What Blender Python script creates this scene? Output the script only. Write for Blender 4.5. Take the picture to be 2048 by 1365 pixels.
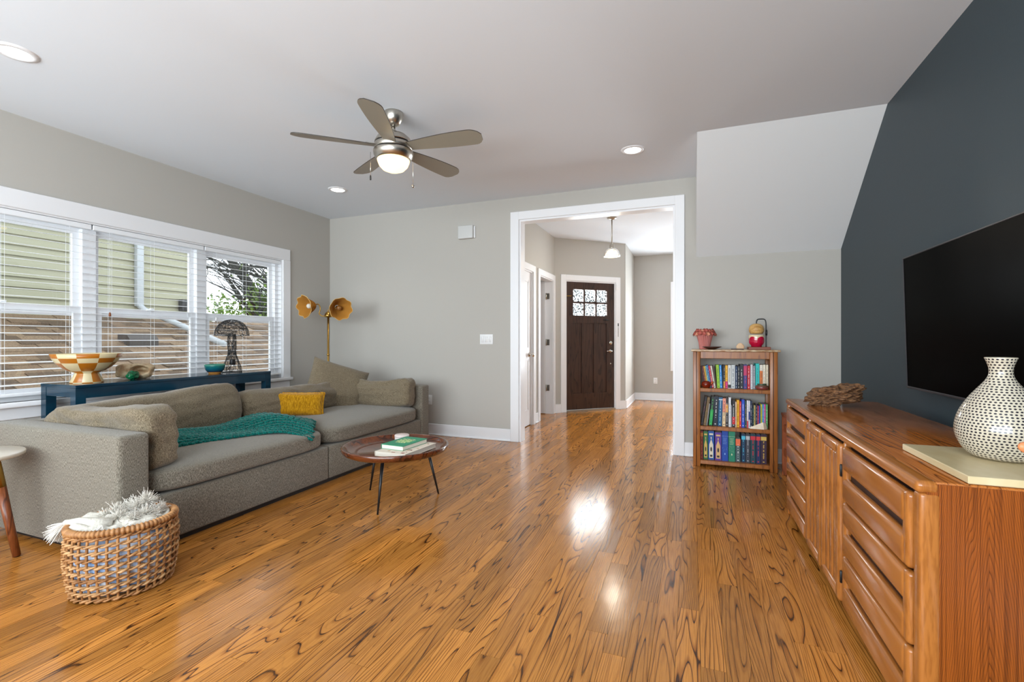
import bpy, bmesh, math, random
from mathutils import Vector, Matrix, noise
random.seed(7)
scene = bpy.context.scene
C = scene.collection
for o in list(bpy.data.objects): bpy.data.objects.remove(o)

# ------------------------------------------------------------------ camera, world, lights, exposure
CAM_YAW = math.atan2(360.5, 940.0)
cam = bpy.data.cameras.new('camera'); camo = bpy.data.objects.new('camera', cam); C.objects.link(camo)
cam.sensor_width = 36.0; cam.lens = 36.0*940/2048; cam.shift_y = -2.5/2048; cam.clip_start = 0.02; cam.clip_end = 200
camo.location = (0, 0, 1.14); camo.rotation_euler = (math.pi/2, 0, CAM_YAW)
scene.camera = camo
vs = scene.view_settings
vs.view_transform = 'Standard'; vs.look = 'None'; vs.gamma = 1; vs.use_curve_mapping = False; vs.exposure = 0.0
scene.display_settings.display_device = 'sRGB'

w = bpy.data.worlds.new('sky'); scene.world = w; w.use_nodes = True
wb = w.node_tree.nodes['Background']; wb.inputs['Color'].default_value = (0.86, 0.94, 1.0, 1); wb.inputs['Strength'].default_value = 3.0

def area(name, loc, rot, sx, sy, power, col=(1, 1, 1)):
    l = bpy.data.lights.new(name, 'AREA'); l.shape = 'RECTANGLE'; l.size = sx; l.size_y = sy; l.energy = power; l.color = col
    o = bpy.data.objects.new(name, l); C.objects.link(o); o.location = loc; o.rotation_euler = rot; return o
R90 = math.pi/2
area('rear_fill_lamp', (-1.6, -2.42, 1.55), (R90*1.48, 0, 0), 5.2, 1.9, 400, (0.84, 0.94, 1.0))      # added fill lamp behind the camera, tilted up to brighten the ceiling
area('daylight_front_door', (-1.74, 7.98, 1.80), (R90, 0, math.radians(180+42.9)), 1.2, 0.9, 190, (0.97, 0.98, 1.0))
area('daylight_foyer_window', (0.25, 9.5, 1.45), (-R90, 0, 0), 1.0, 1.5, 190, (0.86, 0.94, 1.0))

# ------------------------------------------------------------------ helpers
def lin(c):
    return tuple(((x/255)/12.92 if x/255 <= .04045 else ((x/255+.055)/1.055)**2.4) for x in c)
ORG = {}
class MB:
    def __init__(s, M=None): s.v = []; s.f = []; s.m = []; s.sm = []; s.M = M; s.mi = 0
    def add(s, vs, fs, smooth=False):
        b = len(s.v)
        for p in vs:
            p = Vector(p); s.v.append(s.M @ p if s.M else p)
        for f in fs:
            s.f.append([b+i for i in f]); s.m.append(s.mi); s.sm.append(smooth)
        return s
    def box(s, x0, x1, y0, y1, z0, z1):
        vs = [(x0,y0,z0),(x1,y0,z0),(x1,y1,z0),(x0,y1,z0),(x0,y0,z1),(x1,y0,z1),(x1,y1,z1),(x0,y1,z1)]
        return s.add(vs, [(3,2,1,0),(4,5,6,7),(0,1,5,4),(1,2,6,5),(2,3,7,6),(3,0,4,7)])
    def rbox(s, x0, x1, y0, y1, z0, z1, r=.01, seg=2, smooth=True):
        bm = bmesh.new(); bmesh.ops.create_cube(bm, size=1)
        for v in bm.verts: v.co = Vector(((x0+x1)/2+v.co.x*(x1-x0), (y0+y1)/2+v.co.y*(y1-y0), (z0+z1)/2+v.co.z*(z1-z0)))
        r = min(r, (x1-x0)*.49, (y1-y0)*.49, (z1-z0)*.49)
        bmesh.ops.bevel(bm, geom=bm.edges[:], offset=r, segments=seg, profile=.5, affect='EDGES')
        return s.bm(bm, smooth)
    def bm(s, bm, smooth=False):
        bm.verts.index_update(); s.add([v.co.copy() for v in bm.verts], [[v.index for v in f.verts] for f in bm.faces], smooth); bm.free(); return s
    def prism(s, poly, y0, y1, axis='y'):
        n = len(poly)
        mk = {'y': lambda a, b, t: (a, t, b), 'x': lambda a, b, t: (t, a, b), 'z': lambda a, b, t: (a, b, t)}[axis]
        vs = [mk(a, b, y0) for a, b in poly]+[mk(a, b, y1) for a, b in poly]
        return s.add(vs, [list(range(n))[::-1], list(range(n, 2*n))]+[(i, (i+1) % n, n+(i+1) % n, n+i) for i in range(n)])
    def tube(s, pts, r, n=8, closed=False, caps=True, smooth=True):
        pts = [Vector(p) for p in pts]; k = len(pts)
        if not hasattr(r, '__len__'): r = [r]*k
        up = None; vs = []
        for i, p in enumerate(pts):
            if closed: t = pts[(i+1) % k]-pts[i-1]
            else: t = pts[min(i+1, k-1)]-pts[max(i-1, 0)]
            if t.length < 1e-9: t = Vector((0, 0, 1))
            t.normalize()
            if up is None: up = t.orthogonal().normalized()
            else:
                up = up-t*up.dot(t)
                up = up.normalized() if up.length > 1e-6 else t.orthogonal().normalized()
            b = t.cross(up)
            for j in range(n):
                a = 2*math.pi*j/n; vs.append(p+(up*math.cos(a)+b*math.sin(a))*r[i])
        fs = []
        for i in range(k if closed else k-1):
            i2 = (i+1) % k
            for j in range(n): fs.append((i*n+j, i*n+(j+1) % n, i2*n+(j+1) % n, i2*n+j))
        if caps and not closed: fs += [list(range(n))[::-1], list(range((k-1)*n, k*n))]
        return s.add(vs, fs, smooth)
    def lathe(s, prof, c=(0, 0, 0), n=32, mod=None, cap=True, smooth=True):
        vs = []; k = len(prof)
        for i, (r, z) in enumerate(prof):
            for j in range(n):
                a = 2*math.pi*j/n; rr, zz = (mod(r, z, a, i/(k-1)) if mod else (r, z))
                vs.append((c[0]+rr*math.cos(a), c[1]+rr*math.sin(a), c[2]+zz))
        fs = [(i*n+j, i*n+(j+1) % n, (i+1)*n+(j+1) % n, (i+1)*n+j) for i in range(k-1) for j in range(n)]
        if cap:
            if prof[0][0] > 1e-5: fs.append(list(range(n))[::-1])
            if prof[-1][0] > 1e-5: fs.append(list(range((k-1)*n, k*n)))
        return s.add(vs, fs, smooth)
    def cyl(s, c, r, z0, z1, n=20, r2=None): return s.lathe([(r, z0), (r if r2 is None else r2, z1)], c, n)
    def puff(s, d, n=5, res=14, fn=None, smooth=True):
        """soft box: half sizes d, roundness exponent n, fn(p, q) displaces"""
        vs = {}; out = []; fs = []
        def idx(q):
            key = tuple(round(x, 5) for x in q)
            if key not in vs:
                l = sum(abs(x)**n for x in q)**(1/n)
                p = Vector((q[0]/l*d[0], q[1]/l*d[1], q[2]/l*d[2]))
                if fn: p = fn(p, Vector(q)/l)
                vs[key] = len(out); out.append(p)
            return vs[key]
        g = [math.tan((i/res*2-1)*.785398)for i in range(res+1)]
        for ax in range(3):
            for sgn in (-1, 1):
                for i in range(res):
                    for j in range(res):
                        q = []
                        for a, b in ((i, j), (i+1, j), (i+1, j+1), (i, j+1)):
                            v = [0, 0, 0]; v[ax] = sgn; v[(ax+1) % 3] = g[a]; v[(ax+2) % 3] = g[b]; q.append(idx(v))
                        fs.append(q if sgn > 0 else q[::-1])
        return s.add(out, fs, smooth)
    def build(s, name, mats, parent=None, origin=None):
        me = bpy.data.meshes.new(name)
        if parent is not None: off = ORG[parent.name]
        elif origin is not None: off = Vector(origin)
        else:
            xs = [v.x for v in s.v]; ys = [v.y for v in s.v]; off = Vector(((min(xs)+max(xs))/2, (min(ys)+max(ys))/2, min(v.z for v in s.v)))
        me.from_pydata([v-off for v in s.v], [], s.f)
        if not isinstance(mats, (list, tuple)): mats = [mats]
        for m in mats: me.materials.append(m)
        me.polygons.foreach_set('material_index', s.m); me.polygons.foreach_set('use_smooth', s.sm); me.update()
        o = bpy.data.objects.new(name, me); C.objects.link(o)
        if parent is not None: o.parent = parent
        else: o.location = off
        ORG[o.name] = off
        return o
def tag(o, label, cat, group=None):
    o['label'] = label; o['category'] = cat
    if group: o['group'] = group
    return o
def thing(name, label, cat, loc=(0, 0, 0), group=None):
    o = bpy.data.objects.new(name, None); o.empty_display_size = .05; C.objects.link(o); o.location = loc; ORG[o.name] = Vector(loc)
    return tag(o, label, cat, group)
def struct(o): o['kind'] = 'structure'; return o
def stuff(o): o['kind'] = 'stuff'; return o
def inst(src, name, parent, delta):      # a copy sharing the mesh, shifted by delta
    o = bpy.data.objects.new(name, src.data); C.objects.link(o); o.parent = parent; o.location = delta; ORG[o.name] = ORG[src.name]; return o
def T(loc, rz=0, rx=0, ry=0, order='XYZ'):
    from mathutils import Euler
    return Matrix.Translation(loc) @ Euler((rx, ry, rz), order).to_matrix().to_4x4()
def frame(o, xd, yd, zd):
    M = Matrix((xd, yd, zd)).transposed().to_4x4(); M.translation = Vector(o); return M

# ------------------------------------------------------------------ materials
def newmat(name):
    m = bpy.data.materials.new(name); m.use_nodes = True; nt = m.node_tree
    return m, nt, nt.nodes['Principled BSDF']
def nd(nt, t, **kw):
    n = nt.nodes.new(t)
    for k, v in kw.items(): setattr(n, k, v)
    return n
def mat(name, rgb, rough=.5, metal=0., spec=.5, em=None, es=0., coat=0., bump=None, var=None, trans=0.):
    m, nt, b = newmat(name); L = nt.links
    c = (*lin(rgb), 1); b.inputs['Base Color'].default_value = c; b.inputs['Roughness'].default_value = rough
    b.inputs['Metallic'].default_value = metal; b.inputs['Specular IOR Level'].default_value = spec
    if coat: b.inputs['Coat Weight'].default_value = coat; b.inputs['Coat Roughness'].default_value = .08
    if trans: b.inputs['Transmission Weight'].default_value = trans
    if em: b.inputs['Emission Color'].default_value = (*lin(em), 1); b.inputs['Emission Strength'].default_value = es
    if var or bump:
        g = nd(nt, 'ShaderNodeNewGeometry')
    if var:      # var = (rgb2, scale, (sx,sy,sz))
        mp = nd(nt, 'ShaderNodeMapping'); mp.inputs['Scale'].default_value = var[2] if len(var) > 2 else (1, 1, 1)
        n = nd(nt, 'ShaderNodeTexNoise'); n.inputs['Scale'].default_value = var[1]; n.inputs['Detail'].default_value = 3
        r = nd(nt, 'ShaderNodeValToRGB'); r.color_ramp.elements[0].position = .35; r.color_ramp.elements[1].position = .65
        r.color_ramp.elements[0].color = c; r.color_ramp.elements[1].color = (*lin(var[0]), 1)
        L.new(g.outputs['Position'], mp.inputs['Vector']); L.new(mp.outputs[0], n.inputs['Vector']); L.new(n.outputs[0], r.inputs[0]); L.new(r.outputs[0], b.inputs['Base Color'])
    if bump:     # (scale, strength)
        n2 = nd(nt, 'ShaderNodeTexNoise'); n2.inputs['Scale'].default_value = bump[0]; n2.inputs['Detail'].default_value = 3
        bp = nd(nt, 'ShaderNodeBump'); bp.inputs['Strength'].default_value = bump[1]; bp.inputs['Distance'].default_value = .01
        L.new(g.outputs['Position'], n2.inputs['Vector']); L.new(n2.outputs[0], bp.inputs['Height']); L.new(bp.outputs[0], b.inputs['Normal'])
    return m
def wood(name, light, mid, dark, stretch, scale=6., rings=9., rough=.3, lines=.5, coat=0., pid=False, fine=1., wave=0., dist=.4, detail=1.0, cath=None):
    m, nt, b = newmat(name); L = nt.links
    g = nd(nt, 'ShaderNodeNewGeometry'); mp = nd(nt, 'ShaderNodeMapping'); mp.inputs['Scale'].default_value = stretch
    L.new(g.outputs['Position'], mp.inputs['Vector']); vec = mp.outputs[0]
    if pid:
        at = nd(nt, 'ShaderNodeAttribute'); at.attribute_name = 'pid'
        cv = nd(nt, 'ShaderNodeVectorMath', operation='MULTIPLY'); cv.inputs[1].default_value = (31.7, 57.3, 83.1)
        cx = nd(nt, 'ShaderNodeCombineXYZ')
        for i in range(3): L.new(at.outputs['Fac'], cx.inputs[i])
        L.new(cx.outputs[0], cv.inputs[0])
        ad = nd(nt, 'ShaderNodeVectorMath', operation='ADD'); L.new(vec, ad.inputs[0]); L.new(cv.outputs[0], ad.inputs[1]); vec = ad.outputs[0]
    n = nd(nt, 'ShaderNodeTexNoise'); n.inputs['Scale'].default_value = scale; n.inputs['Detail'].default_value = detail; n.inputs['Roughness'].default_value = .45; n.inputs['Distortion'].default_value = dist
    L.new(vec, n.inputs['Vector'])
    mu = nd(nt, 'ShaderNodeMath', operation='MULTIPLY'); mu.inputs[1].default_value = rings; L.new(n.outputs[0], mu.inputs[0])
    src = mu.outputs[0]
    if pid:      # some boards are straight grained: add a ramp across the board
        wk = nd(nt, 'ShaderNodeTexWhiteNoise', noise_dimensions='1D'); o7 = nd(nt, 'ShaderNodeMath', operation='MULTIPLY'); o7.inputs[1].default_value = 7.31; L.new(at.outputs['Fac'], o7.inputs[0]); L.new(o7.outputs[0], wk.inputs['W'])
        pw = nd(nt, 'ShaderNodeMath', operation='POWER'); pw.inputs[1].default_value = 1.6; L.new(wk.outputs['Value'], pw.inputs[0]); kk = nd(nt, 'ShaderNodeMath', operation='MULTIPLY'); kk.inputs[1].default_value = 130; L.new(pw.outputs[0], kk.inputs[0])
        sx = nd(nt, 'ShaderNodeSeparateXYZ'); L.new(g.outputs['Position'], sx.inputs[0]); xk = nd(nt, 'ShaderNodeMath', operation='MULTIPLY'); L.new(sx.outputs[0], xk.inputs[0]); L.new(kk.outputs[0], xk.inputs[1])
        sm_ = nd(nt, 'ShaderNodeMath', operation='ADD'); L.new(src, sm_.inputs[0]); L.new(xk.outputs[0], sm_.inputs[1]); src = sm_.outputs[0]
    if cath is not None:     # flat-sawn cathedral arches stacked up the board, centred at x = cath
        sx = nd(nt, 'ShaderNodeSeparateXYZ'); L.new(g.outputs['Position'], sx.inputs[0])
        a1 = nd(nt, 'ShaderNodeMath', operation='SUBTRACT'); a1.inputs[1].default_value = cath; L.new(sx.outputs[0], a1.inputs[0])
        a2 = nd(nt, 'ShaderNodeMath', operation='ABSOLUTE'); L.new(a1.outputs[0], a2.inputs[0]); a3 = nd(nt, 'ShaderNodeMath', operation='POWER'); a3.inputs[1].default_value = 1.2; L.new(a2.outputs[0], a3.inputs[0])
        a4 = nd(nt, 'ShaderNodeMath', operation='MULTIPLY_ADD'); a4.inputs[1].default_value = 13; L.new(a3.outputs[0], a4.inputs[0]); L.new(sx.outputs[2], a4.inputs[2])
        a5 = nd(nt, 'ShaderNodeMath', operation='MULTIPLY_ADD'); a5.inputs[1].default_value = 24; L.new(a4.outputs[0], a5.inputs[0]); L.new(src, a5.inputs[2]); src = a5.outputs[0]
    fr = nd(nt, 'ShaderNodeMath', operation='FRACT'); L.new(src, fr.inputs[0])
    r = nd(nt, 'ShaderNodeValToRGB'); e = r.color_ramp.elements
    e[0].position = 0; e[0].color = (*lin(dark), 1); e[1].position = 1; e[1].color = (*lin(dark), 1)
    for p, col in ((lines*.10, dark), (lines*.22, mid), (lines*.8, light), (.93, light), (.98, mid)):
        x = e.new(p); x.color = (*lin(col), 1)
    L.new(fr.outputs[0], r.inputs[0])
    # pores: fine streaks
    mp2 = nd(nt, 'ShaderNodeMapping'); mp2.inputs['Scale'].default_value = tuple(q*22 if q > .5 else q*9 for q in stretch); L.new(vec if not pid else g.outputs['Position'], mp2.inputs['Vector'])
    n2 = nd(nt, 'ShaderNodeTexNoise'); n2.inputs['Scale'].default_value = scale*.8; n2.inputs['Detail'].default_value = 2; L.new(mp2.outputs[0], n2.inputs['Vector'])
    r2 = nd(nt, 'ShaderNodeValToRGB'); r2.color_ramp.elements[0].position = .36; r2.color_ramp.elements[1].position = .56
    v = 1-.38*fine; r2.color_ramp.elements[0].color = (v, v*.94, v*.88, 1); r2.color_ramp.elements[1].color = (1, 1, 1, 1); L.new(n2.outputs[0], r2.inputs[0])
    mx = nd(nt, 'ShaderNodeMix', data_type='RGBA', blend_type='MULTIPLY'); mx.inputs[0].default_value = 1; L.new(r.outputs[0], mx.inputs[6]); L.new(r2.outputs[0], mx.inputs[7])
    col = mx.outputs[2]
    if pid:
        hs = nd(nt, 'ShaderNodeHueSaturation'); mr = nd(nt, 'ShaderNodeMapRange'); mr.inputs[3].default_value = .66; mr.inputs[4].default_value = 1.18
        wn = nd(nt, 'ShaderNodeTexWhiteNoise', noise_dimensions='1D'); L.new(at.outputs['Fac'], wn.inputs['W']); L.new(wn.outputs['Value'], mr.inputs[0]); L.new(mr.outputs[0], hs.inputs['Value']); L.new(col, hs.inputs['Color']); col = hs.outputs[0]
    L.new(col, b.inputs['Base Color']); b.inputs['Roughness'].default_value = rough
    if pid: b.inputs['Specular IOR Level'].default_value = .4
    if coat: b.inputs['Coat Weight'].default_value = coat; b.inputs['Coat Roughness'].default_value = .06
    bp = nd(nt, 'ShaderNodeBump'); bp.inputs['Strength'].default_value = .12; bp.inputs['Distance'].default_value = .002; L.new(r.outputs[0], bp.inputs['Height'])
    last = bp
    if wave:
        n3 = nd(nt, 'ShaderNodeTexNoise'); n3.inputs['Scale'].default_value = 14; n3.inputs['Detail'].default_value = 1.5; L.new(g.outputs['Position'], n3.inputs['Vector'])
        b3 = nd(nt, 'ShaderNodeBump'); b3.inputs['Strength'].default_value = wave; b3.inputs['Distance'].default_value = .01; L.new(n3.outputs[0], b3.inputs['Height']); L.new(bp.outputs[0], b3.inputs['Normal']); last = b3
    L.new(last.outputs[0], b.inputs['Normal'])
    return m
def fabric(name, c1, c2, c3, sx=(1, 1, .25), scale=160., bump=.5):
    m, nt, b = newmat(name); L = nt.links
    g = nd(nt, 'ShaderNodeNewGeometry'); mp = nd(nt, 'ShaderNodeMapping'); mp.inputs['Scale'].default_value = sx; L.new(g.outputs['Position'], mp.inputs['Vector'])
    n = nd(nt, 'ShaderNodeTexNoise'); n.inputs['Scale'].default_value = scale; n.inputs['Detail'].default_value = 2; L.new(mp.outputs[0], n.inputs['Vector'])
    r = nd(nt, 'ShaderNodeValToRGB'); e = r.color_ramp.elements; e[0].position = .36; e[0].color = (*lin(c1), 1); e[1].position = .68; e[1].color = (*lin(c3), 1); x = e.new(.5); x.color = (*lin(c2), 1)
    L.new(n.outputs[0], r.inputs[0]); L.new(r.outputs[0], b.inputs['Base Color']); b.inputs['Roughness'].default_value = .95; b.inputs['Specular IOR Level'].default_value = .15
    b.inputs['Sheen Weight'].default_value = .25; b.inputs['Sheen Roughness'].default_value = .5
    bp = nd(nt, 'ShaderNodeBump'); bp.inputs['Strength'].default_value = bump; bp.inputs['Distance'].default_value = .003; L.new(n.outputs[0], bp.inputs['Height']); L.new(bp.outputs[0], b.inputs['Normal'])
    return m
def glass_pane(name, tint=(1, 1, 1), pebble=False):
    m = bpy.data.materials.new(name); m.use_nodes = True; nt = m.node_tree; nt.nodes.clear(); L = nt.links
    out = nd(nt, 'ShaderNodeOutputMaterial'); tr = nd(nt, 'ShaderNodeBsdfTransparent'); tr.inputs[0].default_value = (*tint, 1)
    gl = nd(nt, 'ShaderNodeBsdfGlossy'); gl.inputs['Roughness'].default_value = .02; mx = nd(nt, 'ShaderNodeMixShader'); mx.inputs[0].default_value = .05
    if pebble:
        g = nd(nt, 'ShaderNodeNewGeometry'); vo = nd(nt, 'ShaderNodeTexVoronoi'); vo.inputs['Scale'].default_value = 60
        r = nd(nt, 'ShaderNodeValToRGB'); r.color_ramp.elements[0].position = .48; r.color_ramp.elements[0].color = (.95, .97, .97, 1); r.color_ramp.elements[1].position = .74; r.color_ramp.elements[1].color = (.03, .035, .035, 1)
        L.new(g.outputs['Position'], vo.inputs['Vector']); L.new(vo.outputs['Distance'], r.inputs[0]); L.new(r.outputs[0], tr.inputs[0])
        L.new(tr.outputs[0], mx.inputs[1]); mx.inputs[0].default_value = .08; gl.inputs['Roughness'].default_value = .2
    else: L.new(tr.outputs[0], mx.inputs[1])
    L.new(gl.outputs[0], mx.inputs[2]); L.new(mx.outputs[0], out.inputs[0]); return m

M = {}
M['wall'] = mat('warm_grey_paint', (186, 182, 175), .9, spec=.2)
M['soffit'] = mat('ceiling_paint_light_offset', (224, 225, 226), .9, spec=.2)  # ceiling paint again, its colour shifted to offset the bluish light there
M['ceil'] = mat('ceiling_paint', (230, 236, 243), .9, spec=.2)
M['navy'] = mat('navy_paint', (60, 72, 78), .5, spec=.3, bump=(160, .04))
M['trim'] = mat('white_trim_paint', (238, 238, 240), .35)
M['white'] = mat('white_plastic', (236, 236, 236), .4)
M['slat'] = mat('white_slat', (240, 242, 245), .45)
M['black'] = mat('black_metal', (22, 22, 24), .4)
M['screen'] = mat('tv_screen', (2, 2, 2), .3, spec=.01)
M['nickel'] = mat('brushed_nickel', (190, 184, 174), .28, metal=1)
M['chrome'] = mat('polished_nickel', (215, 212, 205), .15, metal=1)
M['brass'] = mat('aged_brass', (176, 138, 70), .32, metal=1)
M['oak'] = wood('oak_floor', (198, 132, 60), (160, 98, 38), (62, 31, 8), (1, .08, 1), scale=12., rings=13., rough=.17, lines=.42, pid=True, wave=.05, fine=.6, dist=.2, detail=.8)
M['subfloor'] = mat('dark_joint', (70, 40, 18), .8)
M['conframe'] = wood('console_moulding_wood', (178, 111, 51), (172, 106, 47), (162, 97, 42), (1, .12, .5), scale=9, rings=1, rough=.17, lines=.7, fine=.6)
M['contop'] = wood('console_top_wood', (188, 112, 50), (168, 96, 38), (116, 62, 22), (1, .07, 1), scale=14, rings=9, rough=.14, lines=.45, fine=.7, dist=.2)
M['conend'] = wood('console_end_wood', (156, 82, 25), (142, 72, 19), (110, 54, 14), (1, 1, .12), scale=16, rings=6, rough=.3, lines=.8, fine=1.2, dist=.3, detail=2.5, cath=.73)
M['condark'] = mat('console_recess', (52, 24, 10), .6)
M['case'] = wood('bookcase_wood', (166, 102, 48), (154, 92, 42), (134, 78, 34), (1, 1, .1), scale=26, rings=3, rough=.3, lines=.6, fine=.5)
M['mahog'] = wood('tray_wood', (112, 58, 30), (92, 44, 22), (60, 26, 12), (.25, 1, 1), scale=8, rings=5, rough=.16, lines=.6, coat=.5)
M['darkdoor'] = wood('dark_stained_door', (66, 42, 32), (54, 33, 25), (38, 22, 17), (1, 1, .12), scale=12, rings=5, rough=.35, lines=.7, fine=.6)
M['walnut'] = wood('leg_wood', (142, 78, 40), (122, 62, 30), (90, 44, 20), (1, 1, .2), scale=14, rings=4, rough=.35)
M['sofa'] = fabric('tweed_sofa_fabric', (80, 73, 62), (120, 112, 99), (162, 155, 141), (1, 1, .16), 600, .35)
M['sofa2'] = fabric('tweed_cushion_fabric', (82, 71, 55), (120, 106, 85), (156, 143, 120), (1, 1, .2), 520, .35)
M['must'] = fabric('mustard_velvet', (150, 102, 6), (174, 122, 10), (196, 144, 26), (1, 1, .2), 120, .12)
M['teal'] = fabric('teal_yarn', (0, 66, 62), (2, 96, 88), (18, 128, 116), (1, 1, 1), 120, .4)
M['bluebench'] = mat('navy_teal_lacquer', (8, 40, 58), .14, var=((14, 56, 76), 14, (1, .2, 1)))
M['marble'] = mat('cream_marble', (222, 204, 164), .25, var=((206, 186, 142), 9, (1, .4, 1)))
M['palem'] = mat('pale_marble', (238, 232, 222), .3, var=((222, 212, 196), 7))
M['rattan'] = mat('rattan', (188, 136, 84), .55, var=((140, 92, 48), 26))
M['cream'] = mat('cream_yarn', (206, 200, 188), .95, spec=.1, bump=(70, .5))
M['tuft'] = mat('cream_yarn_lightened', (236, 230, 220), .95, spec=.1)  # cream yarn in a lighter colour, offsetting the shadow among the tufts
M['bluecloth'] = mat('blue_white_cloth', (150, 180, 224), .9, var=((232, 236, 244), 22))
M['glass'] = glass_pane('window_glass')
M['pebble'] = glass_pane('pebbled_glass', pebble=True)
M['paper'] = mat('book_pages', (226, 218, 204), .9)
M['gold'] = mat('gold_print', (214, 172, 96), .5)
M['printw'] = mat('white_print', (232, 230, 224), .6)
M['printk'] = mat('black_print', (24, 22, 24), .6)
def emis(name, col, s):
    m = mat(name, col, .5, em=col, es=s); return m
M['lens'] = emis('downlight_lens', (255, 252, 246), 9)
M['bowl'] = emis('fan_light_bowl', (255, 220, 158), 2.3)
M['bulb'] = emis('pendant_bulb', (255, 214, 150), 14)

# ------------------------------------------------------------------ room shell
XL, XR, YB, YR, ZC = -4.455, 1.228, 4.92, -2.2, 2.73
WY0, WY1, WZ0, WZ1 = 1.26, 4.15, .70, 2.07          # window opening in the left wall
b = MB(); b.box(XL-.15, XL, YR, WY0, 0, ZC).box(XL-.15, XL, WY1, YB+.13, 0, ZC).box(XL-.15, XL, WY0, WY1, 0, WZ0).box(XL-.15, XL, WY0, WY1, WZ1, ZC)
struct(b.build('wall_left', M['wall']))
OX0, OX1, OZ = -1.80, -.16, 2.475
b = MB(); b.box(XL, OX0, YB, YB+.13, 0, ZC).box(OX1, XR, YB, YB+.13, 0, ZC).box(OX0, OX1, YB, YB+.13, OZ, ZC)
struct(b.build('wall_back', M['wall']))
struct(MB().box(XR, XR+.13, YR, YB+.13, 0, ZC).build('wall_right', M['navy']))
b = MB(); b.box(XL, -4.2, YR-.13, YR, 0, ZC).box(1.0, XR, YR-.13, YR, 0, ZC).box(-4.2, 1.0, YR-.13, YR, 0, .55).box(-4.2, 1.0, YR-.13, YR, 2.55, ZC)
struct(b.build('wall_rear', M['wall']))
b = MB()
for x in (-4.2, -2.49, -.77, .94): b.box(x, x+.06, YR-.1, YR-.02, .55, 2.55)
b.box(-4.2, 1, YR-.1, YR-.02, .55, .61).box(-4.2, 1, YR-.1, YR-.02, 2.49, 2.55)
struct(b.build('window_4', M['trim']))
# ceiling (with the foyer's) and stair soffit
struct(MB().box(XL-.15, XR+.13, YR-.13, 9.35, ZC, ZC+.12).build('ceiling', M['ceil']))
b = MB(); b.prism([(3.86, ZC), (YB, 1.945), (YB, ZC)], .035, XR, 'x'); struct(b.build('ceiling_soffit', M['soffit']))
# foyer
FA, FB = Vector((-2.0, 7.06, 0)), Vector((-1.03, 7.95, 0))
ft = (FB-FA).normalized(); fn_ = Vector((ft.y, -ft.x, 0)); FM = frame(FA, ft, -fn_, Vector((0, 0, 1))); FLEN = (FB-FA).length   # local x along wall, y outwards
b = MB(); b.box(-2.12, -2.0, YB+.13, 5.06, 0, ZC).box(-2.12, -2.0, 5.99, 6.29, 0, ZC).box(-2.12, -2.0, 6.975, 7.10, 0, ZC).box(-2.12, -2.0, 5.06, 5.99, 2.05, ZC).box(-2.12, -2.0, 6.29, 6.975, 2.05, ZC)
struct(b.build('wall_foyer_left', M['wall']))
b = MB(FM); b.box(-.02, .195, 0, .13, 0, ZC).box(1.115, FLEN, 0, .13, 0, ZC).box(.195, 1.115, 0, .13, 2.075, ZC)
struct(b.build('wall_foyer_entry', M['wall']))
struct(MB().box(-1.15, -1.03, 7.93, 9.33, 0, ZC).build('wall_foyer_return', M['wall']))
b = MB(); b.box(-1.03, -.28, 9.2, 9.33, 0, ZC).box(.72, XR, 9.2, 9.33, 0, ZC).box(-.28, .72, 9.2, 9.33, 0, .65).box(-.28, .72, 9.2, 9.33, 2.12, ZC)
struct(b.build('wall_foyer_far', M['wall']))
struct(MB().box(XR, XR+.13, YB+.13, 9.33, 0, ZC).build('wall_foyer_right', M['wall']))
b = MB(); b.box(-3.2, -2.12, 7.2, 7.3, 0, ZC).box(-3.3, -3.2, YB+.13, 7.3, 0, ZC); struct(b.build('wall_closet', M['wall']))
# floor: subfloor + planks
fl = struct(MB().box(XL, XR, YR, YB+.02, -.05, -.006).box(-2.12, XR, YB+.02, 9.2, -.05, -.006).box(-3.2, -2.12, YB+.02, 7.2, -.05, -.006).build('floor', M['subfloor'], origin=(0, 0, 0)))
PW, rows = .083, []
def fw(p): return (-p[0]*math.sin(CAM_YAW)+p[1]*math.cos(CAM_YAW), p[0]*math.cos(CAM_YAW)+p[1]*math.sin(CAM_YAW))
x = XL
while x < XR:
    x1 = min(x+PW, XR); xm = (x+x1)/2
    ymax = YB if x < -3.2 else (7.2 if xm < -2.03 else (7.06+(xm+2.0)*.9 if xm < -1.03 else 9.2))
    y = YR-random.uniform(0, .8)
    while y < ymax:
        ln = random.choice((.35, .5, .62, .75, .9, 1.1, 1.35))*random.uniform(.9, 1.1); y1 = min(y+ln, ymax)
        if y1-y > .02 and y1 > YR: rows.append((x, x1, max(y, YR), y1))
        y = y1
    x = x1
def vis(r):
    f, s = fw(((r[0]+r[1])/2, (r[2]+r[3])/2)); f2, s2 = fw(((r[0]+r[1])/2, r[3]))
    return f2 > .9 and abs(s2) < f2*1.12+.1
occl = lambda r: (r[1] < -2.7 and 1.5 < (r[2]+r[3])/2 < 4.5) or (r[0] > .62 and r[2] > 1.5 and r[3] < 3.6)
rows.sort(key=lambda r: (not vis(r) or occl(r), fw(((r[0]+r[1])/2, (r[2]+r[3])/2))[0]/max(.2, (r[3]-r[2]))**.5))
def plank_geo(r, g=.0006):
    return (r[0]+g, r[1]-g, r[2]+g, r[3]-g, -.006, 0)
rest = MB(); rp = []
for i, r in enumerate(rows):
    pid = random.random()
    if i < 300:
        o = MB().box(*plank_geo(r)).build('plank', M['oak'], fl)
        a = o.data.attributes.new('pid', 'FLOAT', 'POINT'); a.data.foreach_set('value', [pid]*8)
    else: rest.box(*plank_geo(r)); rp += [pid]*8
o = stuff(rest.build('far_planks', M['oak'], fl)); a = o.data.attributes.new('pid', 'FLOAT', 'POINT'); a.data.foreach_set('value', rp)

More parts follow.
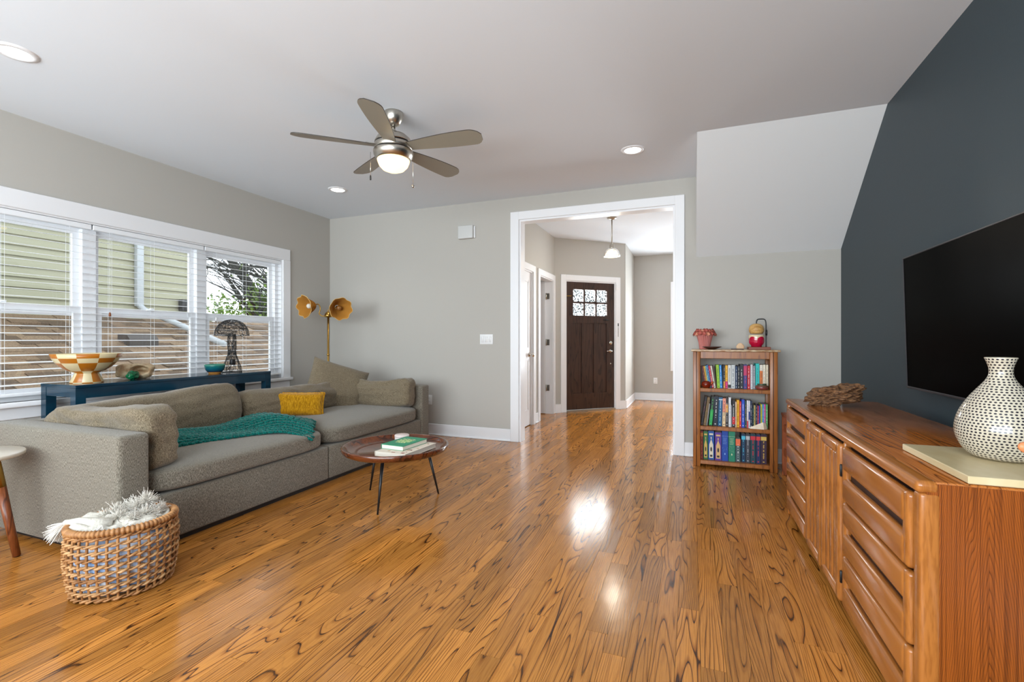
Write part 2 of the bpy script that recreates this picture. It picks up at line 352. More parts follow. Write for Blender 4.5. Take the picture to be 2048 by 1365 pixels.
# opening casing, baseboards
b = MB(); b.rbox(-1.90, OX0, YB-.02, YB, 0, 2.565, .003, 1, False).rbox(OX1, -.071, YB-.02, YB, 0, 2.565, .003, 1, False).rbox(OX0-.001, OX1+.001, YB-.02, YB, OZ, 2.565, .003, 1, False)
b.box(OX0, OX0+.018, YB-.001, YB+.135, 0, OZ).box(OX1-.018, OX1, YB-.001, YB+.135, 0, OZ).box(OX0+.018, OX1-.018, YB-.001, YB+.135, OZ-.018, OZ)
struct(b.build('trim_1', M['trim']))
def baseb(name, x0, x1, y0, y1, nx, ny):
    b = MB(); b.rbox(x0, x1, y0, y1, 0, .135, .004, 1, False); b.rbox(x0-.012*(nx < 0), x1+.012*(nx > 0), y0-.012*(ny < 0), y1+.012*(ny > 0), 0, .018, .005, 2)
    return struct(b.build(name, M['trim']))
baseb('baseboard_back', XL, -1.90, YB-.015, YB, 0, -1); baseb('baseboard_back_right', -.071, XR, YB-.015, YB, 0, -1)
baseb('baseboard_left', XL, XL+.015, YR, YB, 1, 0); baseb('baseboard_right', XR-.015, XR, YR, YB, -1, 0)
baseb('baseboard_foyer_far', -1.03, XR, 9.185, 9.2, 0, -1); baseb('baseboard_foyer_return', -1.03, -1.015, 7.95, 9.2, 1, 0)
baseb('baseboard_foyer_left', -2.0, -1.985, 6.08, 6.19, 1, 0)
b = MB(FM); b.box(0, .115, -.015, 0, 0, .135).box(1.195, FLEN, -.015, 0, 0, .135); struct(b.build('baseboard_foyer_entry', M['trim']))

# ------------------------------------------------------------------ windows on the left
b = MB(); xx = XL+.02
b.box(XL, xx, WY1, WY1+.10, WZ0+.0005, WZ1-.0005).box(XL, xx, WY0-.10, WY0, WZ0+.0005, WZ1-.0005).rbox(XL, xx, WY0-.1, WY1+.1, WZ1, WZ1+.13, .003, 1, False)
b.rbox(XL, XL+.012, WY0-.1, WY1+.1, WZ0-.12, WZ0-.035, .003, 1, False).rbox(XL-.05, XL+.045, WY0-.12, WY1+.12, WZ0-.035, WZ0, .006, 2)
b.box(XL-.15, XL+.0005, WY1-.012, WY1, WZ0+.001, WZ1).box(XL-.15, XL+.0005, WY0, WY0+.012, WZ0+.001, WZ1).box(XL-.15, XL+.0005, WY0+.012, WY1-.012, WZ1-.012, WZ1)
struct(b.build('trim_2', M['trim']))
gx = -4.545; units = [(1.272, 2.30), (2.30, 3.22), (3.22, 4.138)]
for i, (y0, y1) in enumerate(units):
    wn = bpy.data.objects.new('window_%d' % (i+1), None); C.objects.link(wn); wn.location = (gx, (y0+y1)/2, WZ0); ORG[wn.name] = Vector(wn.location); struct(wn)
    f = MB(); j = .045
    f.box(gx-.05, gx+.04, y0, y0+j, WZ0, WZ1-.012).box(gx-.05, gx+.04, y1-j, y1, WZ0, WZ1-.012).box(gx-.05, gx+.04, y0+j, y1-j, WZ1-.05, WZ1-.012).box(gx-.05, gx+.04, y0+j, y1-j, WZ0, WZ0+.03)
    f.build('frame', M['trim'], wn)
    for nm, z0, z1, xo in (('upper_sash', 1.33, WZ1-.05, -.022), ('lower_sash', WZ0+.03, 1.40, .008)):
        s_ = MB(); a0, a1 = y0+j, y1-j; st = .042 if nm[0] == 'u' else .05; x0, x1 = gx+xo-.012, gx+xo+.014
        s_.box(x0, x1, a0, a0+st, z0, z1).box(x0, x1, a1-st, a1, z0, z1).box(x0, x1, a0+st, a1-st, z0, z0+(.055 if nm[0] == 'l' else .04)).box(x0, x1, a0+st, a1-st, z1-.042, z1)
        so = s_.build(nm, M['trim'], wn)
        MB().box(gx+xo-.003, gx+xo+.001, a0+st, a1-st, z0+.03, z1-.03).build('pane', M['glass'], so)
    k = MB(); k.rbox(gx+.02, gx+.035, (y0+y1)/2-.03, (y0+y1)/2+.03, 1.395, 1.41, .004, 2).rbox(gx+.02, gx+.04, (y0+y1)/2-.005, (y0+y1)/2+.03, 1.408, 1.42, .003, 1); k.build('sash_lock', M['white'], wn)
# blinds
bl_lab = ('white slatted blind over the leftmost window behind the checkered bowl', 'white slatted blind over the middle window behind the long dark blue bench', 'white slatted blind over the window with the tree, nearest the brass lamp')
for i, (y0, y1) in enumerate(((1.278, 2.292), (2.304, 3.212), (3.224, 4.132))):
    t = thing('window_blind', bl_lab[i], 'blind', (-4.482, (y0+y1)/2, .735), 'window blinds')
    MB().rbox(-4.507, -4.457, y0, y1, 2.015, 2.055, .003, 1, False).build('headrail', M['slat'], t)
    s0 = None; pitch = .053
    for k in range(26):
        z = 1.985-k*pitch
        if z < .77: break
        if s0 is None:
            m_ = MB(); m_.add([(-4.507, y0, z+.0016), (-4.482, y0, z+.001), (-4.457, y0, z-.0036), (-4.507, y1, z+.0016), (-4.482, y1, z+.001), (-4.457, y1, z-.0036),
                              (-4.507, y0, z), (-4.482, y0, z-.0008), (-4.457, y0, z-.0052), (-4.507, y1, z), (-4.482, y1, z-.0008), (-4.457, y1, z-.0052)],
                             [(0, 1, 4, 3), (1, 2, 5, 4), (6, 9, 10, 7), (7, 10, 11, 8), (0, 3, 9, 6), (2, 8, 11, 5), (0, 6, 7, 1), (1, 7, 8, 2), (3, 4, 10, 9), (4, 5, 11, 10)])
            s0 = m_.build('slat', M['slat'], t)
        else: inst(s0, 'slat', t, (0, 0, -k*pitch))
    MB().rbox(-4.507, -4.457, y0, y1, .738, .758, .004, 2).build('bottom_rail', M['slat'], t)
    for q in (.14, .5, .86):
        yy = y0+(y1-y0)*q; c_ = MB()
        for xx in (-4.506, -4.458): c_.box(xx-.0008, xx+.0008, yy-.0008, yy+.0008, .75, 2.02)
        c_.build('ladder_cord', M['slat'], t)
    c_ = MB(); yy = y0+.11; c_.tube([(-4.452, yy, 2.02), (-4.452, yy, 1.36)], .0012, 5); wd = c_.build('lift_cord', M['slat'], t)
    MB().lathe([(.002, 0), (.007, -.006), (.009, -.03), (.003, -.036)], (-4.452, yy, 1.365), 10).build('tassel', M['walnut'] if i == 1 else M['white'], wd)

# ------------------------------------------------------------------ neighbour's house, roof, tree
M['siding'] = mat('olive_cream_siding', (158, 157, 134), .8)
M['shing'] = [mat('shingle_%d' % i, c, .95, var=(c2, 60)) for i, (c, c2) in enumerate((((126, 104, 82), (96, 78, 60)), ((100, 82, 64), (74, 60, 46)), ((140, 118, 94), (108, 90, 70))))]
M['gutter'] = mat('white_gutter', (176, 182, 186), .5); M['lowwall'] = mat('green_grey_wall', (96, 102, 84), .9)
h = thing('neighbour_house', 'pale olive neighbouring house with lap siding seen through the blinds', 'house', (-9.2, 4, -2.5))
MB().box(-9.3, -9.06, -3, 6.30, -2.5, 3.75).build('wall', M['siding'], h)
s0 = None
for k in range(15):
    z = 1.45+k*.15
    if s0 is None:
        m_ = MB(); m_.prism([(-9.06, z), (-9.015, z), (-9.045, z+.155), (-9.06, z+.155)], -3, 6.25, 'y'); s0 = m_.build('siding_board', M['siding'], h)
    else: inst(s0, 'siding_board', h, (0, 0, k*.15))
MB().box(-9.06, -9.0, 6.22, 6.33, 1.2, 3.75).build('corner_board', M['siding'], h)
d = MB(); d.rbox(-9.02, -8.93, 5.25, 5.36, 1.72, 3.7, .01, 2).tube([(-8.97, 5.3, 1.75), (-8.93, 5.36, 1.66), (-8.7, 5.5, 1.54), (-7.3, 5.62, 1.06)], .05, 8); d.build('downspout', M['gutter'], h)
MB().prism([(-8.6, 3.70), (-8.6, 3.82), (-10.4, 4.5), (-12.2, 3.82), (-12.2, 3.70)], -3.3, 6.6, 'y').build('eaves_roof', M['shing'][1], h)
MB().rbox(-9.02, -8.9, 6.0, 6.16, 1.68, 1.9, .01, 2).build('meter_box', M['black'], h)
rf = thing('low_shingle_roof', 'low brown shingled roof below the neighbouring siding', 'roof', (-7.8, 5, .6))
RZ0, RX0, SL = .60, -6.5, .355
def rz(x): return RZ0+(RX0-x)*SL
m_ = MB(); m_.prism([(RX0, RZ0-.02), (-9.05, rz(-9.05)-.02), (-9.05, rz(-9.05)-.1), (RX0, RZ0-.1)], -1, 14, 'y'); m_.build('deck', M['shing'][1], rf)
MB().box(-6.62, -6.5, -1, 14, -2.5, .5).build('wall', M['lowwall'], rf)
gt = MB(); gt.prism([(-6.49, .60), (-6.38, .60), (-6.39, .52), (-6.44, .49), (-6.49, .49)], -1, 14, 'y'); gt.build('gutter', M['lowwall'], rf)
cand = []
ex = .132; k = 0
while RX0-k*ex > -9.0:
    xa = RX0-k*ex; y = 1.0+random.uniform(0, .3)
    while y < 11:
        wd = random.choice((.17, .24, .31, .38)); cand.append((xa, y, wd, random.randrange(3), random.random())); y += wd+.006
    k += 1
cand.sort(key=lambda c: -((2.0 < c[1] < 8.5)*10-abs(c[0]+7.0)-.15*abs(c[1]-5)))
restm = [MB(), MB(), MB()]
for i, (xa, y, wd, mi, q) in enumerate(cand):
    t0 = .012+.016*q; m_ = MB() if i < 300 else restm[mi]
    m_.prism([(xa, rz(xa)+t0), (xa-ex-.02, rz(xa-ex-.02)+t0-.004), (xa-ex-.02, rz(xa-ex-.02)-.02), (xa, rz(xa)-.012)], y, y+wd, 'y')
    if i < 300: m_.build('shingle', M['shing'][mi], rf)
for mi in range(3): stuff(restm[mi].build('more_shingles', M['shing'][mi], rf))
v = MB(T((-7.85, 4.62, rz(-7.85)), 0, 0, 0)); v.prism([(.16, -.05), (.16, .07), (.10, .13), (-.12, .15), (-.12, 0)], -.2, .2, 'y'); v.build('roof_vent', mat('vent_metal', (62, 58, 56), .6), rf)

TRUNK_A = [(-14.85, 13.5, -2.5), (-14.95, 13.53, -.4), (-15.2, 13.4, 1.7), (-15.55, 13.3, 2.7), (-15.9, 13.15, 3.4), (-16.45, 12.9, 4.2), (-17.0, 12.7, 4.9), (-17.45, 12.5, 5.5)]
TRUNK_B = [(-13.3, 13.2, -2.5), (-13.55, 13.2, .8), (-13.8, 13.1, 2.2), (-14.1, 12.95, 3.3), (-14.4, 12.8, 4.0), (-14.7, 12.7, 4.7), (-14.9, 12.65, 5.3)]
tr = thing('leafy_tree', 'bare-branched tree with bright green leaves outside the right-hand window', 'tree', (-15, 13.4, -2.5))
M['bark'] = mat('dark_bark', (40, 42, 40), .95, var=((58, 57, 52), 20)); M['leaf'] = mat('green_leaf', (120, 150, 56), .7); M['leaf2'] = mat('dark_green_leaf', (46, 72, 36), .7)
tb = MB(); ends = []
def branch(p, d, ln, r, lev):
    pts = [p.copy()]; rs = [r]; q = p.copy(); n = 5
    for i in range(n):
        d = (d+Vector((random.uniform(-.22, .22), random.uniform(-.22, .22), random.uniform(-.16, .16)-(.05 if lev > 1 else 0)))).normalized(); q = q+d*ln/n
        pts.append(q.copy()); rs.append(r*(1-.62*(i+1)/n))
        if lev < 4 and i >= (2 if lev == 0 else 0):
            for _ in range(2 if lev < 3 else 1):
                dd = (d+Vector((random.uniform(-.95, .95), random.uniform(-.95, .95), random.uniform(-.3, .6)))).normalized()
                branch(q, dd, ln*random.uniform(.5, .75), rs[-1]*random.uniform(.5, .75), lev+1)
    tb.tube(pts, rs, 5 if lev > 1 else 7, caps=False)
    if lev >= 2: ends.append(q)
def limb(pts, r0, r1):
    pts = [Vector(p) for p in pts]; n = len(pts); rs = [r0+(r1-r0)*i/(n-1) for i in range(n)]; tb.tube(pts, rs, 8, caps=False)
    for i in range(2, n):
        for _ in range(2):
            d = (pts[i]-pts[i-1]).normalized(); dd = (d+Vector((random.uniform(-1, .5), random.uniform(-1, .4), random.uniform(-.35, .5)))).normalized()
            branch(pts[i].lerp(pts[i-1], random.random()), dd, random.uniform(1.6, 2.6), rs[i]*.4, 3 if random.random() < .5 else 2)
limb(TRUNK_A, .30, .07); limb(TRUNK_B, .30, .12)
tb.build('trunk', M['bark'], tr)
def leaves(n, centers, spread, size):
    b = MB()
    for _ in range(n):
        c = random.choice(centers); p = Vector(c)+Vector((random.gauss(0, spread), random.gauss(0, spread), random.gauss(0, spread)))
        a = Vector((random.uniform(-1, 1), random.uniform(-1, 1), random.uniform(-1, 1))).normalized(); e = a.orthogonal().normalized(); s_ = size*random.uniform(.6, 1.3)
        b.add([p-a*s_, p+e*s_*.5, p+a*s_, p-e*s_*.5], [(0, 1, 2, 3)])
    return b
low = [Vector((-15.3, 13.3, 0))+Vector((.934, .358, 0))*random.uniform(-2.3, 1.8)+Vector((0, 0, random.uniform(1.0, 2.7))) for _ in range(46)]+[Vector((-14.7, 13.5, 0))+Vector((.934, .358, 0))*random.uniform(-.9, .9)+Vector((0, 0, random.uniform(2.5, 3.6))) for _ in range(16)]
fo = stuff(leaves(4200, low, .30, .085).build('foliage', M['leaf'], tr))
low2 = [Vector((-26+random.uniform(-3, 3), 19+random.uniform(-8, 8), random.uniform(-1, 1.7))) for _ in range(60)]
hd = tag(stuff(leaves(7000, low2, .5, .16).build('hedge', M['leaf2'])), 'dark green hedge below the tree beyond the shingled roof', 'hedge')
gr = MB().box(-60, -6.7, -30, 60, -2.6, -2.5); struct(gr.build('ground_outside', mat('lawn', (96, 112, 70), .95)))
struct(MB().box(-8, 14, 9.6, 40, -.4, -.3).build('ground_front', mat('front_walk', (190, 188, 182), .9)))

# ------------------------------------------------------------------ foyer doors and fittings
d1 = bpy.data.objects.new('door_1', None); C.objects.link(d1); d1.location = (-2.03, 5.5, 0); ORG['door_1'] = Vector(d1.location); struct(d1)
MB().box(-2.06, -2.025, 5.075, 5.975, .01, 2.04).build('leaf', M['trim'], d1)
for z0, z1 in ((.2, .88), (1.02, 1.92)):
    for y0, y1 in ((5.17, 5.48), (5.57, 5.88)):
        p = MB(); p.box(-2.025, -2.018, y0, y0+.018, z0, z1).box(-2.025, -2.018, y1-.018, y1, z0, z1).box(-2.025, -2.018, y0, y1, z0, z0+.018).box(-2.025, -2.018, y0, y1, z1-.018, z1); p.build('panel_moulding', M['trim'], d1)
k = MB(frame((-2.025, 5.91, .94), (0, 1, 0), (0, 0, 1), (1, 0, 0))); k.lathe([(.03, 0), (.03, .006), (.012, .012), (.012, .035), (.027, .045), (.03, .06), (.02, .072), (0, .074)], n=20); k.build('knob', M['chrome'], d1)
def casing(name, x, y0, y1, ztop):
    b = MB(); wd = .085
    b.rbox(x, x+.018, y0-wd, y0, 0, ztop+wd, .003, 1, False).rbox(x, x+.018, y1, y1+wd, 0, ztop+wd, .003, 1, False).rbox(x, x+.018, y0, y1, ztop, ztop+wd, .003, 1, False)
    b.box(-2.12, x, y0, y0+.014, 0, ztop).box(-2.12, x, y1-.014, y1, 0, ztop).box(-2.12, x, y0+.014, y1-.014, ztop-.014, ztop)
    return struct(b.build(name, M['trim']))
casing('trim_3', -2.0, 5.06, 5.99, 2.05); casing('trim_4', -2.0, 6.29, 6.975, 2.05)
d2 = bpy.data.objects.new('door_2', None); C.objects.link(d2); d2.location = (-2.4, 6.92, 0); ORG['door_2'] = Vector(d2.location); struct(d2)
MB(T((-2.115, 6.945, 0), math.radians(8))).box(-.66, 0, -.035, 0, .012, 2.03).build('leaf', M['trim'], d2)
for z in (.40, 1.10, 1.81):
    hg = MB(); hg.box(-2.105, -2.05, 6.952, 6.962, z-.045, z+.045).cyl((-2.1, 6.947, 0), .008, z-.05, z+.05, 10); hg.build('hinge', M['nickel'], d2)
# front door
d3 = bpy.data.objects.new('door_3', None); C.objects.link(d3); d3.location = FM @ Vector((.655, .03, 0)); ORG['door_3'] = Vector(d3.location); struct(d3)
x0, x1, DT = .213, 1.097, 2.058
lf = MB(FM); y0, y1 = .012, .055; lites = []
LX0, LX1, LZ0, LZ1, mb = .335, .957, 1.525, 1.94, .03
lw = (LX1-LX0-2*mb)/3; lh = (LZ1-LZ0-mb)/2
lf.box(x0, LX0, y0, y1, .03, DT).box(LX1, x1, y0, y1, .03, DT).box(LX0, LX1, y0, y1, LZ1, DT).box(LX0, LX1, y0, y1, 1.405, LZ0).box(LX0, LX1, y0, y1, .03, .285)
for i in range(2): lf.box(LX0+lw*(i+1)+mb*i, LX0+(lw+mb)*(i+1), y0, y1, LZ0, LZ1)
lf.box(LX0, LX1, y0, y1, LZ0+lh, LZ0+lh+mb)
for px in (.498, .719): lf.box(px-.005, px+.06, y0, y1, .285, 1.405)
lf.build('leaf', M['darkdoor'], d3)
for px0, px1 in ((LX0, .493), (.558, .714), (.779, LX1)):
    MB(FM).box(px0, px1, .028, .045, .285, 1.405).build('panel', M['darkdoor'], d3)
for i in range(3):
    for j in range(2):
        gx0 = LX0+i*(lw+mb); gz0 = LZ0+j*(lh+mb); MB(FM).box(gx0, gx0+lw, .03, .036, gz0, gz0+lh).build('pane', M['pebble'], d3)
def on_door(u, z): return frame(FM @ Vector((u, y0, z)), ft, Vector((0, 0, 1)), fn_)
k = MB(on_door(1.03, 1.09)); k.lathe([(.03, 0), (.03, .008), (.022, .014), (.0, .016)], n=20); k.box(-.004, .004, -.014, .014, .014, .03); k.build('deadbolt', M['chrome'], d3)
k = MB(on_door(1.03, .955)); k.lathe([(.032, 0), (.032, .008), (.014, .014), (.012, .045), (0, .05)], n=20); k.tube([(0, 0, .042), (-.04, .004, .046), (-.10, -.002, .044)], [.011, .009, .007], 8); k.build('lever_handle', M['chrome'], d3)
k = MB(on_door(1.03, .75)); k.lathe([(.011, 0), (.011, .006), (0, .007)], n=14); k.build('peephole_cover', M['chrome'], d3)
k = MB(on_door(.94, 1.463)); k.rbox(-.055, .055, -.008, .008, 0, .012, .004, 2).rbox(-.018, .018, -.012, .012, .005, .02, .004, 2); k.build('door_bar', M['black'], d3)
k = MB(on_door(.225, 1.83)); k.rbox(-.012, .07, -.006, .006, 0, .02, .003, 2); k.build('chain_guard', M['brass'], d3)
b = MB(FM); cw = .088
b.rbox(.195-cw, .195, -.018, 0, 0, 2.075+cw, .003, 1, False).rbox(1.115, 1.115+cw, -.018, 0, 0, 2.075+cw, .003, 1, False).rbox(.195, 1.115, -.018, 0, 2.075, 2.075+cw, .003, 1, False)
b.box(.195, .211, -.001, .13, 0, 2.075).box(1.099, 1.115, -.001, .13, 0, 2.075).box(.211, 1.099, -.001, .13, 2.06, 2.075)
struct(b.build('trim_5', M['trim']))
struct(MB(FM).box(.211, 1.099, -.03, .13, 0, .026).build('trim_6', M['nickel']))
tg = MB(frame(FM @ Vector((1.157, -.0185, 1.22)), ft, Vector((0, 0, 1)), fn_)); tg.box(-.012, .012, -.13, .2, 0, .0015)
t = thing('sticker_strip', 'thin sticker strip with black print on the front door casing', 'sticker', FM @ Vector((1.157, -.02, 1.09)))
tg.build('strip', M['white'], t)
pk = MB(frame(FM @ Vector((1.157, -.0202, 1.22)), ft, Vector((0, 0, 1)), fn_)); pk.box(-.009, .009, .14, .19, 0, .0008)
z = .13
for ln in (.018, .012, .02, .01, .014, .022, .012, .016, .012, .014, .01): pk.box(-.005, .004, z-ln, z-.003, 0, .0008); z -= ln
pk.build('print', M['printk'], t)
k = MB(on_door(1.135, 2.0)); k.rbox(-.02, .02, -.045, .045, .012, .035, .004, 2); tag(k.build('door_sensor', M['white']), 'small white contact sensor at the top corner of the front door casing', 'sensor')
# foyer window on far wall
wn = bpy.data.objects.new('window_5', None); C.objects.link(wn); wn.location = (.22, 9.26, .65); ORG['window_5'] = Vector(wn.location); struct(wn)
f = MB(); f.rbox(-.375, -.28, 9.182, 9.2, .56, 2.215, .003, 1, False).rbox(.72, .815, 9.182, 9.2, .56, 2.215, .003, 1, False).rbox(-.28, .72, 9.182, 9.2, 2.12, 2.215, .003, 1, False).rbox(-.28, .72, 9.182, 9.2, .56, .65, .003, 1, False)
f.box(-.28, -.23, 9.22, 9.3, .65, 2.12).box(.67, .72, 9.22, 9.3, .65, 2.12).box(-.23, .67, 9.22, 9.3, .65, .7).box(-.23, .67, 9.22, 9.3, 2.07, 2.12).box(-.23, .67, 9.235, 9.275, 1.36, 1.41); f.build('frame', M['trim'], wn)
MB().box(-.23, .67, 9.255, 9.259, .7, 2.07).build('pane', M['glass'], wn)
# plates
def plate(name, label, cat, Mx, gangs, outlet=False, w=.07):
    t = thing(name, label, cat, Mx.translation)
    wd = w+.046*(gangs-1); MB(Mx).rbox(-wd/2, wd/2, -.057, .057, 0, .006, .003, 2).build('plate', M['white'], t)
    for i in range(gangs):
        xc = (i-(gangs-1)/2)*.046
        if outlet:
            for zc in (-.02, .02):
                b = MB(Mx); b.rbox(xc-.016, xc+.016, zc-.014, zc+.014, .005, .008, .003, 2); so = b.build('socket', M['white'], t)
                q = MB(Mx); q.box(xc-.007, xc-.005, zc-.004, zc+.006, .0078, .0084).box(xc+.005, xc+.007, zc-.004, zc+.006, .0078, .0084); q.build('slot', M['printk'], so)
        else:
            b = MB(Mx @ T((xc, 0, .006), 0, .09)); b.rbox(-.016, .016, -.033, .033, -.003, .005, .002, 1); b.build('rocker', M['white'], t)
    return t
bw = lambda x, z: frame((x, YB, z), (1, 0, 0), (0, 0, 1), (0, -1, 0))
plate('light_switch', 'white three-gang rocker switch on the grey wall left of the cased opening', 'switch', bw(-2.20, 1.145), 3)
plate('wall_outlet', 'white outlet low on the wall just behind the far sofa arm', 'outlet', bw(-2.945, .42), 1, True)
plate('wall_outlet', 'white outlet low on the far foyer wall', 'outlet', frame((-.645, 9.2, .37), (1, 0, 0), (0, 0, 1), (0, -1, 0)), 1, True)
plate('light_switch', 'white switch on the foyer return wall right of the front door', 'switch', frame((-1.03, 8.12, 1.155), (0, 1, 0), (0, 0, 1), (1, 0, 0)), 1)
t = thing('door_chime', 'pale grey rectangular chime box high on the wall left of the opening', 'chime', (-2.44, YB, 2.30))
MB().rbox(-2.53, -2.335, YB-.02, YB, 2.315, 2.455, .004, 2).build('back_plate', M['white'], t)
MB().rbox(-2.54, -2.35, YB-.055, YB-.02, 2.31, 2.46, .008, 3).build('cover', mat('grey_plastic', (206, 206, 204), .5), t)

# ------------------------------------------------------------------ ceiling lights and fan
for lx, ly, lab in ((-3.49, 1.44, 'recessed ceiling downlight at the top left corner of the picture'), (-3.50, 3.98, 'recessed ceiling downlight below the fan, near the far left corner'), (-.465, 4.03, 'recessed ceiling downlight in front of the stair soffit')):
    t = thing('downlight', lab, 'downlight', (lx, ly, ZC), 'ceiling downlights')
    MB().lathe([(.066, -.004), (.07, -.009), (.093, -.006), (.097, 0)], (lx, ly, ZC), 40, cap=False).build('trim_ring', M['trim'], t)
    MB().lathe([(0, -.0055), (.067, -.0055)], (lx, ly, ZC), 32, cap=False).build('lens', M['lens'], t)
    l = bpy.data.lights.new('downlight_lamp', 'SPOT'); l.energy = 16; l.spot_size = math.radians(120); l.spot_blend = .8; l.shadow_soft_size = .06; l.color = (1, .96, .9)
    lo = bpy.data.objects.new('downlight_lamp', l); C.objects.link(lo); lo.parent = t; lo.location = (0, 0, -.02)
FX, FY = -1.954, 2.777
t = thing('ceiling_fan', 'brushed nickel five-blade ceiling fan with lit frosted bowl', 'ceiling fan', (FX, FY, ZC))
MB().lathe([(.066, 0), (.068, -.012), (.06, -.05), (.042, -.082), (.018, -.095)], (FX, FY, ZC), 32).build('canopy', M['nickel'], t)
MB().cyl((FX, FY, 0), .013, 2.555, 2.645, 14).build('downrod', M['nickel'], t)
MB().lathe([(.018, 2.60), (.05, 2.588), (.09, 2.57), (.118, 2.545), (.128, 2.52), (.129, 2.515)], (FX, FY, 0), 40).build('motor_cap', M['nickel'], t)
MB().lathe([(.126, 2.513), (.126, 2.507)], (FX, FY, 0), 40).build('band_groove', M['black'], t)
MB().lathe([(.129, 2.505), (.13, 2.50), (.13, 2.472), (.126, 2.468)], (FX, FY, 0), 40).build('motor_housing', M['nickel'], t)
MB().lathe([(.128, 2.466), (.128, 2.461)], (FX, FY, 0), 40).build('lower_groove', M['black'], t)
MB().lathe([(.137, 2.459), (.139, 2.452), (.135, 2.43), (.12, 2.403), (.112, 2.398)], (FX, FY, 0), 40).build('light_ring', M['nickel'], t)
MB().lathe([(.112, 2.401), (.109, 2.385), (.098, 2.358), (.075, 2.333), (.04, 2.318), (0, 2.313)], (FX, FY, 0), 40).build('light_bowl', M['bowl'], t)
M['blade'] = mat('taupe_blade', (146, 140, 126), .4); M['bladetop'] = mat('dark_blade_edge', (60, 52, 46), .5)
for k in range(5):
    ang = math.radians(5+72*k); Mx = T((FX, FY, 2.487), ang) @ T((0, 0, 0), 0, math.radians(-13))
    b = MB(Mx); outline = []
    for s_ in range(33):
        q = s_/32; outline.append((.125+.535*q, -(.042+.040*math.sin(min(1, q*1.25)*math.pi/2))*(1 if q < .84 else math.sqrt(max(0, 1-((q-.84)/.16)**2*.9)))))
    up = [(x_, (.044+.026*math.sin(q_*math.pi*.62))*(1 if q_ < .9 else math.sqrt(max(0, 1-((q_-.9)/.1)**2*.8)))) for x_, q_ in ((.125+.535*s_/32*.985, s_/32) for s_ in range(33))]
    poly = outline+up[::-1]; n = len(poly)
    b.add([(x_, y_, -.003) for x_, y_ in poly], [list(range(n))[::-1]]); b.mi = 1
    b.add([(x_, y_, .003) for x_, y_ in poly]+[(x_, y_, -.003) for x_, y_ in poly], [list(range(n))]+[(i, n+i, n+(i+1) % n, (i+1) % n) for i in range(n)])
    bo = b.build('blade', [M['blade'], M['bladetop']], t)
    bi = MB(Mx); bi.rbox(.10, .19, -.022, .022, .003, .011, .003, 1); bi.build('blade_bracket', M['nickel'], bo)
rgt = Vector((math.cos(CAM_YAW), math.sin(CAM_YAW), 0)); tow = Vector((math.sin(CAM_YAW), -math.cos(CAM_YAW), 0))
for s_, zb, rb in ((-.152, 2.265, .006), (.143, 2.205, .011)):
    p = Vector((FX, FY, 0))+rgt*s_+tow*.03
    c_ = MB(); c_.tube([(p.x, p.y, 2.445), (p.x, p.y, zb)], .0014, 5); co = c_.build('pull_chain', M['chrome'], t)
    MB().lathe([(0, rb), (rb*.7, rb*.7), (rb, 0), (rb*.7, -rb*.7), (0, -rb)] if s_ > 0 else [(.003, .018), (.005, .012), (.006, -.014), (0, -.018)], (p.x, p.y, zb), 14).build('pull_knob', M['nickel'] if s_ > 0 else M['black'], co)
# pendant in the foyer
PX, PY = -.975, 6.17
t = thing('pendant_lamp', 'small ribbed glass pendant lamp on a nickel rod in the foyer', 'pendant lamp', (PX, PY, ZC))
MB().lathe([(.06, 0), (.062, -.008), (.05, -.022), (.012, -.03)], (PX, PY, ZC), 28).build('canopy', M['nickel'], t)
MB().cyl((PX, PY, 0), .008, 2.36, 2.71, 12).build('rod', M['nickel'], t)
MB().lathe([(.012, 2.39), (.03, 2.375), (.033, 2.34), (.036, 2.325)], (PX, PY, 0), 24).build('socket_cup', M['nickel'], t)
m, nt, bb = newmat('ribbed_glass'); bb.inputs['Base Color'].default_value = (1, .95, .85, 1); bb.inputs['Transmission Weight'].default_value = .85; bb.inputs['Roughness'].default_value = .25; bb.inputs['IOR'].default_value = 1.2; M['ribglass'] = m
MB().lathe([(.034, 2.33), (.06, 2.318), (.085, 2.29), (.097, 2.255), (.103, 2.222), (.100, 2.222), (.094, 2.255), (.082, 2.287), (.058, 2.314), (.034, 2.326)], (PX, PY, 0), 64, mod=lambda r, z, a, q: (r+.0012*math.cos(32*a), z), cap=False).build('shade', M['ribglass'], t)
MB().lathe([(.0, 2.235), (.02, 2.245), (.026, 2.265), (.018, 2.295), (.012, 2.32)], (PX, PY, 0), 16).build('bulb', M['bulb'], t)
l = bpy.data.lights.new('pendant_light', 'POINT'); l.energy = 16; l.shadow_soft_size = .05; l.color = (1, .9, .75); lo = bpy.data.objects.new('pendant_light', l); C.objects.link(lo); lo.parent = t; lo.location = (0, 0, 2.19-ZC)

# ------------------------------------------------------------------ sofa
SX0, SX1, SY0, SY1 = -3.88, -2.68, 1.49, 4.47; YM = 2.965
def nz(p, s, seed=0): return noise.noise(Vector((p[0]*s+seed, p[1]*s-seed*.7, p[2]*s+seed*1.3)))
t = thing('sofa', 'long low grey-brown tweed sofa with square arms under the windows', 'sofa', (-3.28, 2.98, 0))
for y0, y1 in ((SY0+.15, YM-.003), (YM+.003, SY1-.15)):
    MB().rbox(SX0+.1, SX1-.012, y0, y1, .035, .292, .015, 3).build('base', M['sofa'], t)
for y0, y1 in ((SY0, SY0+.15), (SY1-.15, SY1)):
    MB().rbox(SX0, SX1, y0, y1, .035, .652, .024, 4).build('arm', M['sofa'], t)
MB().rbox(SX0, SX0+.12, SY0+.15, SY1-.15, .035, .64, .024, 4).build('back_frame', M['sofa'], t)
fm = MB(); fm.box(SX0+.05, SX1-.05, SY0+.05, SY1-.05, 0, .034); fm.build('under_gap_shade', M['black'], t)  # black block standing in for the shadow gap under the sofa
